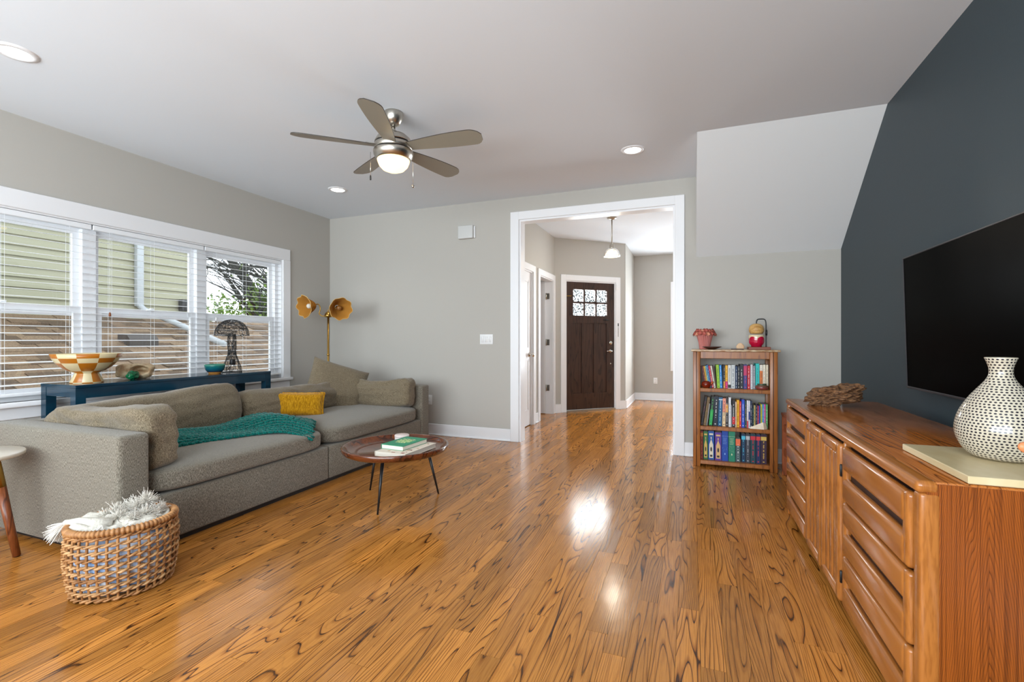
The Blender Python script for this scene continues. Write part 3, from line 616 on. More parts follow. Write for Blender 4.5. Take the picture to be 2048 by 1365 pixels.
for k, (y0, y1) in enumerate(((SY0+.152, YM-.004), (YM+.004, SY1-.152))):
    c = Vector(((SX0+.12+SX1+.015)/2, (y0+y1)/2, .362)); d = ((SX1+.015-SX0-.12)/2, (y1-y0)/2, .072)
    def fs(p, q, c=c, k=k):
        top = max(0, q.z); e = (1-abs(q.x)**3)*(1-abs(q.y)**4)
        p.z += top*.022*e+.006*nz(p+c, 4, k)*top; return p
    MB(T(c)).puff(d, 7, 26, fs).build('seat_cushion', M['sofa'], t)
# loose back cushions
def cushion(name, label, c, d, rz_=0, rx_=0, ry_=0, n=5, wr=.012, seed=0, m='sofa2', sag=None, res=24):
    Mx = T(c, rz_, rx_, ry_)
    def fn(p, q):
        w_ = nz(p, 5, seed)*wr+nz((p.x*2, p.y*2, p.z*9), 2.2, seed+3)*wr*.6+abs(nz((p.x*3, p.y*3, p.z*3), 4, seed+7))*-wr*.7
        dv = Vector((q.x/d[0], q.y/d[1], q.z/d[2])).normalized()
        p = p+dv*w_
        if sag: p = sag(p, q)
        return p
    return tag(MB(Mx).puff(d, n, res, fn).build(name, M[m]), label, 'cushion', 'sofa cushions')
def sag1(p, q):   # left end lower, right end peaks
    s_ = (q.y+1)/2; p.z += max(0, q.z)*(-.035+.07*s_**2.0); p.x += max(0, q.z)*-.04; return p
cushion('back_cushion', 'long grey-brown back cushion in front of the bench, behind the teal throw', (-3.56, 2.235, .595), (.135, .605, .185), 0, 0, math.radians(-9), 5, .012, 1, sag=sag1, res=30)
def sag2(p, q):
    p.z += max(0, q.z)*(-.03*math.cos(q.y*2)); p.x -= max(0, q.z)*.05; return p
cushion('back_cushion', 'slumped grey-brown back cushion behind the mustard pillow', (-3.57, 3.50, .565), (.135, .64, .165), 0, 0, math.radians(-12), 4, .02, 5, sag=sag2, res=30)
def sag3(p, q):
    s_ = (q.x+1)/2; p.z += max(0, q.z)*(-.03-.05*math.sin(s_*math.pi)*.8+.045*s_); p.y += max(0, q.z)*-.04; return p
cushion('arm_cushion', 'boxy grey tweed cushion leaning on the near sofa arm', (-3.165, 1.755, .600), (.445, .095, .185), 0, math.radians(4), 0, 6, .024, 9, sag=sag3, res=30)
def sag4(p, q):
    s_ = (q.x+1)/2; p.z += max(0, q.z)*(-.075*math.sin(s_*math.pi)+.02*s_); p.y += max(0, q.z)*.03; return p
cushion('arm_cushion', 'grey tweed cushion with a dipped top leaning on the far sofa arm', (-3.20, 4.20, .590), (.475, .10, .175), 0, math.radians(-5), 0, 5, .024, 13, sag=sag4, res=30)
def pillow(name, label, c, w_, h_, th, Mr, m, seed, pinch=.05, piping=None, wr=.008, drop=0):
    Mx = Matrix.Translation(c) @ Mr; b = MB(Mx); N = 26
    def P(i, j, s_):
        a_, q_ = i/N*2-1, j/N*2-1
        x_ = a_*w_/2*(1-pinch*(1-q_*q_)); z_ = q_*h_/2*(1-pinch*1.2*(1-a_*a_)) - drop*(1-a_*a_)*max(0, q_)
        prof = max(0, (1-a_**4)*(1-q_**4))**.55
        y_ = s_*th/2*prof + (nz((x_, s_*.3, z_), 7, seed)*wr+nz((x_*2, s_*.3, z_*6), 3, seed+2)*wr)*prof
        return (x_, y_, z_)
    for s_ in (-1, 1):
        vs_ = [P(i, j, s_) for j in range(N+1) for i in range(N+1)]
        fs_ = [(j*(N+1)+i, j*(N+1)+i+1, (j+1)*(N+1)+i+1, (j+1)*(N+1)+i) for j in range(N) for i in range(N)]
        b.add(vs_, fs_ if s_ < 0 else [f[::-1] for f in fs_], True)
    if piping:
        t = thing(name, label, 'pillow', c); b.build('body', M[m], t)
        pts = [P(i, 0, 0) for i in range(N)]+[P(N, j, 0) for j in range(N)]+[P(i, N, 0) for i in range(N, 0, -1)]+[P(0, j, 0) for j in range(N, 0, -1)]
        MB(Mx).tube(pts, [piping*(1+.25*math.sin(i*1.9)) for i in range(len(pts))], 7, closed=True).build('piping', M[m], t); return t
    return tag(b.build(name, M[m]), label, 'pillow')
from mathutils import Euler
pillow('throw_pillow', 'square grey-brown throw pillow propped in the sofa corner, one corner up', Vector((-3.53, 4.00, .640)), .60, .52, .20, Euler((math.radians(-24), math.radians(19), math.radians(50))).to_matrix().to_4x4(), 'sofa2', 21, .04, wr=.014)
pillow('lumbar_pillow', 'small mustard yellow velvet pillow with piped edges', Vector((-3.36, 3.31, .545)), .44, .225, .12, Euler((math.radians(-14), math.radians(2), math.radians(36))).to_matrix().to_4x4(), 'must', 31, .05, piping=.0075)
# teal knitted throw
t = thing('knitted_throw', 'chunky teal knitted throw draped over the sofa seat', 'blanket', (-3.1, 2.5, .43))
def curve(pts, s_):
    s_ = min(max(s_, 0), 1)*(len(pts)-1); i = min(int(s_), len(pts)-2); f_ = s_-i; g_ = lambda k: Vector(pts[min(max(k, 0), len(pts)-1)])
    p0, p1, p2, p3 = g_(i-1), g_(i), g_(i+1), g_(i+2)
    return .5*((2*p1)+(p2-p0)*f_+(2*p0-5*p1+4*p2-p3)*f_**2+(3*p1-p0-3*p2+p3)*f_**3)
FE = [(-3.16, 1.88, .445), (-3.06, 2.08, .45), (-2.95, 2.40, .455), (-2.80, 2.62, .452), (-2.665, 2.74, .385)]
BE = [(-3.50, 1.93, .46), (-3.45, 2.25, .475), (-3.40, 2.55, .468), (-3.30, 2.88, .52), (-2.95, 3.06, .458)]
def throwP(s_, q_):
    p = curve(FE, s_).lerp(curve(BE, s_), q_); p.z += .035*math.sin(q_*math.pi)*(.6+.5*math.sin(s_*9)) + .02*math.sin(q_*7+s_*5)*q_*(1-q_)*4*.5 + .004; return p
b = MB(); NU, NV = 40, 18
for dz in (0, -.02):
    b.add([throwP(i/NU, j/NV)+Vector((0, 0, dz)) for j in range(NV+1) for i in range(NU+1)], [(j*(NU+1)+i, j*(NU+1)+i+1, (j+1)*(NU+1)+i+1, (j+1)*(NU+1)+i) for j in range(NV) for i in range(NU)], True)
b.build('backing', M['teal'], t)
def ellipsoid(b, c, ax, r, n=6, m_=4):
    vs_ = []
    for i in range(m_+1):
        ph = math.pi*i/m_-math.pi/2
        for j in range(n):
            a_ = 2*math.pi*j/n; vs_.append(c+ax[0]*(math.cos(ph)*math.cos(a_)*r[0])+ax[1]*(math.cos(ph)*math.sin(a_)*r[1])+ax[2]*(math.sin(ph)*r[2]))
    b.add(vs_, [(i*n+j, i*n+(j+1) % n, (i+1)*n+(j+1) % n, (i+1)*n+j) for i in range(m_) for j in range(n)], True)
b = MB(); KU, KV = 31, 13
for i in range(KU):
    for j in range(KV):
        s_, q_ = (i+.5+.5*(j % 2))/KU, (j+.2)/(KV-.6)
        p = throwP(s_, q_); du = (throwP(min(1, s_+.02), q_)-p); dv = throwP(s_, min(1, q_+.03))-throwP(s_, min(1, q_+.03)-.06)
        if du.length < 1e-4: du = p-throwP(s_-.02, q_)
        du.normalize(); nrm = du.cross(dv.normalized()).normalized(); dv = nrm.cross(du)
        if nrm.z < 0: nrm = -nrm
        tw = (dv*(.35 if j % 2 else -.35)+du).normalized()
        ellipsoid(b, p+nrm*.006, (nrm, nrm.cross(tw), tw), (.0145, .018, .031))
stuff(b.build('stitches', M['teal'], t))

# ------------------------------------------------------------------ coffee table
TX, TY = -1.982, 2.846
t = thing('coffee_table', 'round dark wooden tray coffee table on thin black legs', 'coffee table', (TX, TY, 0))
MB().lathe([(0, .334), (.27, .334), (.335, .342), (.362, .355), (.371, .372), (.373, .39), (.366, .394), (.355, .390), (.345, .374), (.325, .360), (.30, .352), (.27, .3495), (.262, .352), (.255, .349), (0, .349)], (TX, TY, 0), 72).build('tray_top', M['mahog'], t)
for fx, fy in ((-1.914, 2.545), (-1.754, 3.054), (-2.279, 2.939)):
    dx, dy = fx-TX, fy-TY; MB().tube([(TX+dx*.74, TY+dy*.74, .336), (fx, fy, .0)], [.0125, .006], 12).build('leg', M['black'], t)
def rotz(c, a_): return T(c, math.radians(a_))
t = thing('art_book', 'large white illustrated book lying flat on the coffee table', 'book', (-1.885, 2.835, .35))
Mx = rotz((-1.885, 2.835, .3505), -2); hx, hy = .125, .19
MB(Mx).box(-hx+.004, hx-.004, -hy+.004, hy-.004, .003, .029).build('pages', M['paper'], t)
b = MB(Mx); b.rbox(-hx, hx, -hy, hy, 0, .003, .001, 1, False).rbox(-hx, hx, -hy, hy, .029, .032, .001, 1, False).box(-hx, -hx+.003, -hy, hy, .003, .029); co = b.build('cover', mat('illustrated_cover', (228, 216, 200), .5), t)
b = MB(Mx); random.seed(3)
for _ in range(26):
    px, py = random.uniform(-hx+.01, hx-.03), random.uniform(-hy+.01, hy-.03); b.mi = random.randrange(3); b.box(px, px+random.uniform(.008, .028), py, py+random.uniform(.006, .022), .032, .0324)
b.build('cover_print', [M['printk'], mat('russet_print', (150, 70, 50), .6), mat('tan_print', (196, 160, 120), .6)], co)
t = thing('green_book', 'green hardcover book with pale yellow title, topmost on the coffee table', 'book', (-1.92, 2.865, .383))
Mx = rotz((-1.92, 2.865, .383), -4); hx, hy = .093, .142
MB(Mx).box(-hx+.003, hx-.003, -hy+.004, hy-.004, .002, .028).build('pages', M['paper'], t)
b = MB(Mx); b.box(-hx, hx, -hy, hy, 0, .002).box(-hx, hx, -hy, hy, .028, .031).box(-hx, -hx+.002, -hy, hy, 0, .031); co = b.build('cover', mat('green_cover', (0, 146, 104), .4), t)
b = MB(Mx); b.lathe([(0, .0312), (.055, .0312)], n=28, cap=False); b.build('cover_glow', mat('lime_print', (130, 196, 110), .5), co)
b = MB(Mx)
for k, (n_, wd) in enumerate(((5, .022), (4, .03), (5, .024), (7, .012))):     # rows of block lettering, too small to read
    y_ = .062-k*.036; tot = n_*wd; 
    for i in range(n_):
        x_ = -tot/2+i*wd; b.box(x_, x_+wd*.28, y_-.012, y_+.012, .0315, .0319).box(x_, x_+wd*.8, y_+.006*(1 if i % 2 else -1), y_+.006*(1 if i % 2 else -1)+.006, .0315, .0319)
b.build('title', mat('cream_print', (240, 236, 190), .5), co)
t = thing('candle_jar', 'squat pale candle jar at the back of the coffee table tray', 'candle', (-2.06, 3.035, .3495))
MB().lathe([(.05, .3495), (.053, .353), (.053, .405), (.05, .408)], (-2.06, 3.035, 0), 28).build('jar', mat('frosted_jar', (214, 206, 202), .3), t)
MB().lathe([(.054, .405), (.055, .415), (.05, .421), (0, .421)], (-2.06, 3.035, 0), 28).build('lid', mat('blush_lid', (222, 206, 200), .5), t)
b = MB(frame((-2.06, 3.035, .38), tow.cross(Vector((0, 0, 1))), Vector((0, 0, 1)), tow)); b.box(-.03, .012, -.018, .014, .0515, .0535); b.build('jar_label', mat('blue_grey_label', (120, 130, 150), .6), t)

# ------------------------------------------------------------------ side table at the left edge
SC = (-3.465, 1.235)
t = thing('side_table', 'round pale marble-topped side table with splayed wooden legs', 'side table', (SC[0], SC[1], 0))
MB().lathe([(0, .528), (.212, .528), (.222, .534), (.223, .546), (.219, .551), (0, .551)], (SC[0], SC[1], 0), 56).build('table_top', M['palem'], t)
for k in range(3):
    a_ = math.radians(43+120*k); p0 = Vector((SC[0]+.115*math.cos(a_), SC[1]+.115*math.sin(a_), .53)); p1 = Vector((SC[0]+.205*math.cos(a_), SC[1]+.205*math.sin(a_), .004)); md = p0.lerp(p1, .30)
    lg = MB(); lg.tube([p0.lerp(p1, .3), p1], [.021, .0165], 16); lo = lg.build('leg', M['walnut'], t)
    MB().tube([p0, md], [.0215, .0215], 16).build('brass_sleeve', M['brass'], lo)
    MB().tube([p1+Vector((0, 0, .004)), p1+Vector((0, 0, -.004))], .012, 12).build('foot_pad', M['black'], lo)

# ------------------------------------------------------------------ basket
BC = Vector((-2.47, 1.395, 0)); BA, BB, BR = .196, .168, math.radians(60)
t = thing('woven_basket', 'oval open-weave rattan basket beside the near sofa arm', 'basket', BC)
BH = .30
def brad(z): return .86+.17*math.sin(min(1, (z/BH)*.9+.12)*math.pi*.72)
def bpt(a_, z, off=0):
    k = brad(z); x_, y_ = (BA*k+off)*math.cos(a_), (BB*k+off)*math.sin(a_)
    return BC+Vector((x_*math.cos(BR)-y_*math.sin(BR), x_*math.sin(BR)+y_*math.cos(BR), z))
NS = 34; M['rattan2'] = mat('pale_rattan', (206, 162, 112), .6, var=((164, 116, 68), 30))
for k in range(NS):
    a_ = 2*math.pi*k/NS; MB().tube([bpt(a_, .012+(BH-.02)*i/7) for i in range(8)], .0058, 6, caps=False).build('stake', M['rattan'], t)
NR = 10
for j in range(NR):
    z = .012+j*(BH-.03)/(NR-1); b = MB()
    for s_ in (0, 1):
        pts = []; n = NS*4
        for i in range(n):
            a_ = 2*math.pi*i/n; ph = a_*NS/2+math.pi*s_+j*.4; pts.append(bpt(a_, z+.0045*math.sin(ph), .0075*math.cos(ph)+.001))
        b.tube(pts, [.0052*(1+.3*math.sin(i*.9+j)) for i in range(n)], 5, closed=True)
    b.build('weaver', M['rattan2'] if j % 3 else M['rattan'], t)
b = MB(); n = 520; b.tube([bpt(2*math.pi*i/n, BH+.004, 0) for i in range(n)], [.0165*(.70+.34*abs(math.sin(i*math.pi/n*74))) for i in range(n)], 10, closed=True); b.build('rim', M['rattan'], t)
b = MB(); b.add([BC+Vector((0, 0, .012))]+[bpt(2*math.pi*i/40, .012) for i in range(40)], [(0, 1+i, 1+(i+1) % 40) for i in range(40)]); b.build('base', M['rattan'], t)
def inb(z, k, a_): return BC+(bpt(a_, z)-BC-Vector((0, 0, z)))*k+Vector((0, 0, z))
b = MB(); vs_ = []; n = 40; zs = [.02, .05, .1, .15, .2, .235, .255]
for i, z in enumerate(zs):
    for j in range(n):
        a_ = 2*math.pi*j/n; vs_.append(inb(z, (.88, .93, .93, .92, .88, .7, .3)[i]*(1+.05*nz((math.cos(a_)*3, math.sin(a_)*3, z*12), 1, 2)), a_))
b.add(vs_, [(i*n+j, i*n+(j+1) % n, (i+1)*n+(j+1) % n, (i+1)*n+j) for i in range(len(zs)-1) for j in range(n)]+[list(range(n))[::-1], list(range((len(zs)-1)*n, len(zs)*n))], True)
tag(b.build('blue_blanket', M['bluecloth']), 'blue and white folded blanket glimpsed through the basket weave', 'blanket')
t = thing('tasselled_throw', 'off-white throw with shaggy tassels stuffed in the basket', 'blanket', BC+Vector((0, 0, .26)))
vd = Vector((math.cos(CAM_YAW), math.sin(CAM_YAW), 0))
b = MB(T(BC+Vector((-.02, .0, .285)), BR)); b.puff((.185, .115, .04), 3, 18, lambda p, q: p+Vector((0, 0, .03*nz((p.x, p.y, p.z), 14, 4)+.02*nz((p.x, p.y, p.z), 30, 8)))); b.build('cloth', M['cream'], t)
def tuft(name, c, dirv, n, ln, spread, r=.0023, curl=.55):
    b = MB(); c = Vector(c); dirv = Vector(dirv).normalized()
    for _ in range(n):
        d = (dirv+Vector((random.gauss(0, spread), random.gauss(0, spread), random.gauss(0, spread)))).normalized(); L_ = ln*random.uniform(.6, 1.1); g = Vector((random.gauss(0, curl), random.gauss(0, curl), random.gauss(0, curl)-.15))*L_*.5
        b.tube([c, c+d*L_*.5+g*.2, c+d*L_+g], [r, r, r*.5], 3, caps=False)
    return b.build(name, M['tuft'], t)
def off(r_, u_, z_): return BC+vd*r_+Vector((-vd.y, vd.x, 0))*u_+Vector((0, 0, z_))
for dx, dy, z, n, ln, sp in ((.02, .06, .33, 260, .065, .8), (-.05, .03, .32, 240, .06, .8), (.08, .03, .315, 220, .055, .8), (.045, .08, .355, 240, .06, .8), (.0, -.03, .315, 220, .055, .75), (.11, .05, .305, 160, .05, .8), (-.02, .07, .325, 160, .06, .8), (-.08, .0, .31, 160, .05, .8), (.06, -.02, .31, 160, .05, .8), (-.05, .09, .31, 160, .05, .8), (.1, .09, .31, 120, .05, .8)):
    tuft('tuft', off(dx, dy, z), (0, 0, .5), n*2, ln*.72, sp*1.15, .0018)
e0 = off(-.05, -.09, .318); e1 = off(-.185, -.085, .322); e2 = off(-.215, -.10, .30)
b = MB(); b.tube([off(.0, -.06, .31), e0, off(-.13, -.09, .326), e1], [.022, .026, .02, .012], 10); b.build('cord', M['cream'], t)
b = MB(); b.lathe([(.006, .012), (.013, .006), (.014, -.004), (.009, -.012)], e1, 12); b.build('knot', M['cream'], t)
tuft('tassel', e1, (-.8*vd.x, -.8*vd.y-.1, -.75), 220, .088, .22, .0019, .12)
tuft('tassel', off(.0, -.115, .32), (.1, -.55, -.8), 90, .06, .25, .0016, .2)

# ------------------------------------------------------------------ bench behind the sofa and what stands on it
t = thing('console_bench', 'long narrow dark blue lacquered bench table behind the sofa', 'bench', (-4.17, 2.75, 0))
BX0, BX1, BY0, BY1, BZ = -4.385, -3.965, 1.945, 3.555, .825
MB().rbox(BX0, BX1, BY0, BY1, BZ-.022, BZ, .003, 1, False).build('bench_top', M['bluebench'], t)
for y0, y1, x0, x1 in ((BY0+.06, BY1-.06, BX1-.03, BX1-.005), (BY0+.06, BY1-.06, BX0+.005, BX0+.03)): MB().box(x0, x1, y0, y1, BZ-.095, BZ-.022).build('apron', M['bluebench'], t)
for y0 in (BY0+.004, BY1-.03): MB().box(BX0+.06, BX1-.06, y0, y0+.026, BZ-.085, BZ-.022).build('end_rail', M['bluebench'], t)
for x0 in (BX0+.003, BX1-.063):
    for y0 in (BY0+.002, BY1-.062): MB().box(x0, x0+.06, y0, y0+.06, 0, BZ-.022).build('leg', M['bluebench'], t)
MB().box(BX0+.06, BX1-.06, BY0+.03, BY1-.03, .2, .22).build('lower_shelf', M['bluebench'], t)
# checkered bowl
c = (-4.17, 2.115, BZ); prof = [(.094, 0), (.097, .006), (.072, .06), (.068, .072), (.105, .088), (.142, .115), (.172, .148), (.192, .182), (.203, .214), (.197, .214), (.183, .18), (.155, .13), (.1, .1), (0, .09)]
b = MB(); n = 50; vs_ = []
for r_, z_ in prof:
    for j in range(n): vs_.append((c[0]+r_*math.cos(2*math.pi*j/n), c[1]+r_*math.sin(2*math.pi*j/n), c[2]+z_))
bandrow = [0, 0, 1, 1, 2, 3, 3, 4, 4, 9, 9, 9, 9]; bandrow = [0, 1, 1, 1, 2, 2, 3, 4, 9, 9, 9, 9, 9]
for i in range(len(prof)-1):
    for j in range(n):
        b.mi = 0 if bandrow[i] == 9 else ((bandrow[i]+(j+1)//5) % 2)
        b.f.append([i*n+j, i*n+(j+1) % n, (i+1)*n+(j+1) % n, (i+1)*n+j]); b.m.append(b.mi); b.sm.append(True)
b.v = [Vector(v_) for v_ in vs_]; tag(b.build('checkered_bowl', [mat('cream_glaze', (216, 198, 156), .3), mat('ochre_glaze', (176, 104, 20), .3)]), 'footed bowl with ochre and cream checks on the bench', 'bowl')
# geode / shell rock
t = thing('geode', 'hollow tan geode with a green crystal lump on the bench', 'rock', (-4.2, 2.46, BZ))
def geo(p, q):
    d_ = 1+.22*nz(p, 16, 3); p = p*d_
    hole = math.exp(-(((q.y-.2)/.45)**2+((q.z-.25)/.42)**2)**2)*max(0, q.x); p.x -= hole*.105; p.x -= max(0, q.y)*.02; return p
MB(T((-4.2, 2.465, BZ+.062), math.radians(-32))).puff((.07, .12, .06), 3, 40, geo).build('shell', mat('geode_rind', (206, 186, 152), .7, var=((160, 126, 90), 24), bump=(70, .6)), t)
MB(T((-4.115, 2.385, BZ+.035), .4)).puff((.03, .05, .034), 2.2, 14, lambda p, q: p*(1+.3*nz(p, 50, 6))).build('crystal', mat('green_crystal', (4, 66, 38), .2, var=((16, 110, 66), 60)), t)
# teal bowl
m, nt, bb = newmat('reactive_teal_glaze'); g = nd(nt, 'ShaderNodeNewGeometry'); sp = nd(nt, 'ShaderNodeSeparateXYZ'); mr = nd(nt, 'ShaderNodeMapRange'); mr.inputs[1].default_value = BZ; mr.inputs[2].default_value = BZ+.085; r = nd(nt, 'ShaderNodeValToRGB')
e = r.color_ramp.elements; e[0].position = .14; e[0].color = (*lin((196, 134, 60)), 1); e[1].position = 1; e[1].color = (*lin((70, 140, 116)), 1)
for p_, c_ in ((.2, (30, 40, 60)), (.5, (10, 84, 104)), (.85, (24, 110, 104))): x = e.new(p_); x.color = (*lin(c_), 1)
nt.links.new(g.outputs['Position'], sp.inputs[0]); nt.links.new(sp.outputs[2], mr.inputs[0]); nt.links.new(mr.outputs[0], r.inputs[0]); nt.links.new(r.outputs[0], bb.inputs['Base Color']); bb.inputs['Roughness'].default_value = .15; M['tealglaze'] = m
tag(MB().lathe([(.05, 0), (.052, .008), (.062, .016), (.078, .04), (.084, .07), (.086, .086), (.081, .086), (.076, .06), (.06, .028), (0, .02)], (-4.17, 3.11, BZ), 40).build('glazed_bowl', M['tealglaze']), 'small teal glazed bowl next to the wire mushroom', 'bowl')
# wire mushroom
t = thing('wire_mushroom', 'black wire mushroom lamp sculpture standing on the bench', 'sculpture', (-4.17, 3.285, BZ)); mc = Vector((-4.17, 3.285, BZ))
def shr(z):   # stem radius
    return .088-.018*(z/.12) if z < .06 else (.079-.05*((z-.06)/.14)**.8 if z < .2 else .033+.006*math.sin((z-.2)/.16*3.1))
def wires(n, P, seg=9, r=.0014, step=.35):
    b = MB()
    for _ in range(n):
        u_, v_ = random.uniform(0, 2*math.pi), random.random(); a_ = random.uniform(0, 6.28); pts = []
        for k in range(seg):
            pts.append(P(u_, v_)); a_ += random.gauss(0, .55); u_ += math.cos(a_)*step; v_ = min(1, max(0, v_+math.sin(a_)*step*.35))
        b.tube(pts, r, 4)
    return b
def Pst(u_, v_): z = v_*.37; r_ = shr(z); return mc+Vector((r_*math.cos(u_), r_*math.sin(u_), z))
def Pcap(u_, v_):
    ph = v_*math.pi/2; r_ = .148*math.cos(ph)**.9 if v_ < .97 else .148*math.cos(.97*math.pi/2)**.9; return mc+Vector((r_*math.cos(u_), r_*math.sin(u_), .355+.155*math.sin(ph)))
def ring(b, r_, z, rr=.0022): b.tube([mc+Vector((r_*math.cos(2*math.pi*i/28), r_*math.sin(2*math.pi*i/28), z)) for i in range(28)], rr, 4, closed=True)
b = wires(105, Pst, r=.0014); ring(b, .088, .002); ring(b, .035, .2); ring(b, .034, .35); b.build('stem', M['black'], t)
b = wires(165, Pcap, r=.0014, step=.3); ring(b, .148, .355); ring(b, .12, .43); b.build('cap', M['black'], t)
b = MB(); b.add([mc+Vector((.034*math.cos(2*math.pi*i/20), .034*math.sin(2*math.pi*i/20), .352)) for i in range(20)]+[mc+Vector((.146*math.cos(2*math.pi*i/20), .146*math.sin(2*math.pi*i/20), .356)) for i in range(20)], []); 
b = MB(); 
for k in range(26):
    a_ = 2*math.pi*k/26; b.tube([mc+Vector((.034*math.cos(a_), .034*math.sin(a_), .352)), mc+Vector((.146*math.cos(a_+.2), .146*math.sin(a_+.2), .356))], .0012, 4)
b.build('gills', M['black'], t)
MB().rbox(mc.x+.03, mc.x+.07, mc.y-.055, mc.y-.012, BZ+.075, BZ+.13, .008, 2).build('bulb_holder', M['black'], t)

# ------------------------------------------------------------------ brass floor lamp
LX, LY = -3.945, 4.33
t = thing('floor_lamp', 'brass floor lamp with two ruffled flower shades in the corner', 'floor lamp', (LX, LY, 0))
MB().lathe([(.13, 0), (.13, .012), (.12, .02), (.02, .03), (.012, .05)], (LX, LY, 0), 36).build('base', M['brass'], t)
MB().cyl((LX, LY, 0), .0115, .03, 1.41, 16).build('pole', M['brass'], t)
MB().lathe([(.013, .955), (.016, .96), (.016, .972), (.013, .977)], (LX, LY, 0), 18).build('joint_collar', M['brass'], t)
MB().lathe([(.010, 1.398), (.036, 1.402), (.044, 1.412), (.04, 1.432), (.026, 1.456), (.008, 1.468), (.004, 1.48), (.007, 1.487), (0, 1.494)], (LX, LY, 0), 36, mod=lambda r, z, a, q: (r*(1+.05*abs(math.cos(6*a))), z)).build('hub', M['brass'], t)
M['shade'] = mat('amber_fabric_shade', (190, 128, 48), .85, spec=.1, var=((160, 98, 26), 40)); M['shin'] = mat('shade_lining', (178, 120, 40), .9)
for s_, dv in ((-1, -rgt*.50+tow*.84+Vector((0, 0, -.14))), (1, rgt*.60+tow*.76+Vector((0, 0, -.2)))):
    dv.normalize()
    A_ = Vector((LX, LY, 1.415)); up = Vector((0, 0, 1))
    nk = A_+rgt*s_*.155+up*.122
    if s_ > 0: nk = A_+rgt*s_*.10+up*.105
    pts = [A_+rgt*s_*.03, A_+rgt*s_*.075+up*.002, A_+rgt*s_*.105+up*.03, A_+rgt*s_*.095+up*.065, A_+rgt*s_*.095+up*.105, A_+rgt*s_*.115+up*.137, nk+up*.01]
    if s_ > 0: pts = [A_+rgt*s_*.03, A_+rgt*s_*.075+up*.002, A_+rgt*s_*.105+up*.03, A_+rgt*s_*.09+up*.065, A_+rgt*s_*.085+up*.10, nk+up*.015]
    pts = [curve(pts, i/30) for i in range(31)]
    MB().tube(pts, .0065, 8).build('arm', M['brass'], t)
    xd = dv.orthogonal().normalized(); Fm = frame(nk, xd, dv.cross(xd), dv)
    prof = [(.026, 0), (.046, .02), (.066, .05), (.086, .09), (.106, .125), (.126, .152)]
    def sm(r, z, a, q): return (r*(1+.045*q*math.cos(8*a)+.018*math.cos(56*a)), z-.016*q**3*(1-math.cos(8*a))*.5)
    b = MB(Fm); b.lathe(prof, n=112, mod=sm, cap=False); sh = b.build('shade', M['shade'], t)
    b = MB(Fm); b.lathe([(r-.003, z+.001) for r, z in prof], n=112, mod=sm, cap=False); b.build('lining', M['shin'], sh)
    b = MB(Fm); b.tube([(sm(.126, .152, 2*math.pi*i/112, 1)[0]*math.cos(2*math.pi*i/112), sm(.126, .152, 2*math.pi*i/112, 1)[0]*math.sin(2*math.pi*i/112), sm(.126, .152, 2*math.pi*i/112, 1)[1]) for i in range(112)], .003, 5, closed=True); b.build('rim_trim', mat('shade_rim', (226, 184, 110), .8), sh)
    b = MB(Fm); b.lathe([(.018, .0), (.018, .03)], n=16); b.build('socket', M['brass'], t)
    b = MB(Fm); b.lathe([(.012, .03), (.02, .045), (.029, .07), (.027, .09), (.015, .102), (0, .105)], n=20); b.build('bulb', mat('unlit_bulb', (232, 228, 216) if s_ < 0 else (150, 100, 50), .25), t)

# ------------------------------------------------------------------ wooden console (right)
KX, KX1, KY0, KY1, KZ = .598, 1.072, 1.605, 3.545, .752
t = thing('wood_console', 'long low wooden sideboard with moulded drawers under the television', 'sideboard', (.83, 2.57, 0))
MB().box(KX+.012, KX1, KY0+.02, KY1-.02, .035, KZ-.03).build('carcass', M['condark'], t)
MB().box(KX, KX1, KY0, KY0+.022, .0, KZ-.005).build('end_panel', M['conend'], t); MB().box(KX, KX1, KY1-.022, KY1, .0, KZ-.028).build('end_panel', M['conend'], t)
MB().rbox(KX-.006, KX1+.004, KY0+.003, KY1+.002, KZ-.03, KZ, .005, 3).build('top_board', M['contop'], t)
b = MB(); b.rbox(KX-.024, KX+.03, KY0-.003, KY1+.003, KZ-.034, KZ+.001, .014, 4); b.build('top_moulding', M['conframe'], t)
for y0, y1 in ((KY0-.003, KY0+.042), (2.292, 2.306), (2.915, 2.93), (KY1-.04, KY1+.003)): MB().rbox(KX-.016, KX+.03, y0, y1, .0 if y1-y0 > .03 else .05, KZ-.033, .009, 3).build('stile', M['conframe'], t)
def bar(b, y0, y1, z0, z1, x0, x1, r=.016, seg=4): b.rbox(x0, x1, y0, y1, z0, z1, r, seg)
def drawer(y0, y1, z0, z1):
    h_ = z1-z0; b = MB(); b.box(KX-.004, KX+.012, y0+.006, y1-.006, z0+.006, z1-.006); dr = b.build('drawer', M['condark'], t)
    st = .045
    q = MB(); bar(q, y0+st*.45, y1-st*.45, z0+h_*.56, z1-.002, KX-.03, KX+.005, .02); q.build('top_rail', M['conframe'], dr)
    q = MB(); bar(q, y0+st*.45, y1-st*.45, z0+.002, z0+h_*.43, KX-.03, KX+.005, .02); q.build('bottom_rail', M['conframe'], dr)
    for a0, a1 in ((y0+.002, y0+st), (y1-st, y1-.002)):
        q = MB(); bar(q, a0, a1, z0+.001, z1-.001, KX-.026, KX+.005, .014); q.build('stile', M['conframe'], dr)
for y0, y1 in ((1.652, 2.29), (2.932, 3.502)):
    for z0, z1 in ((.05, .26), (.266, .478), (.484, .706)): drawer(y0, y1, z0, z1)
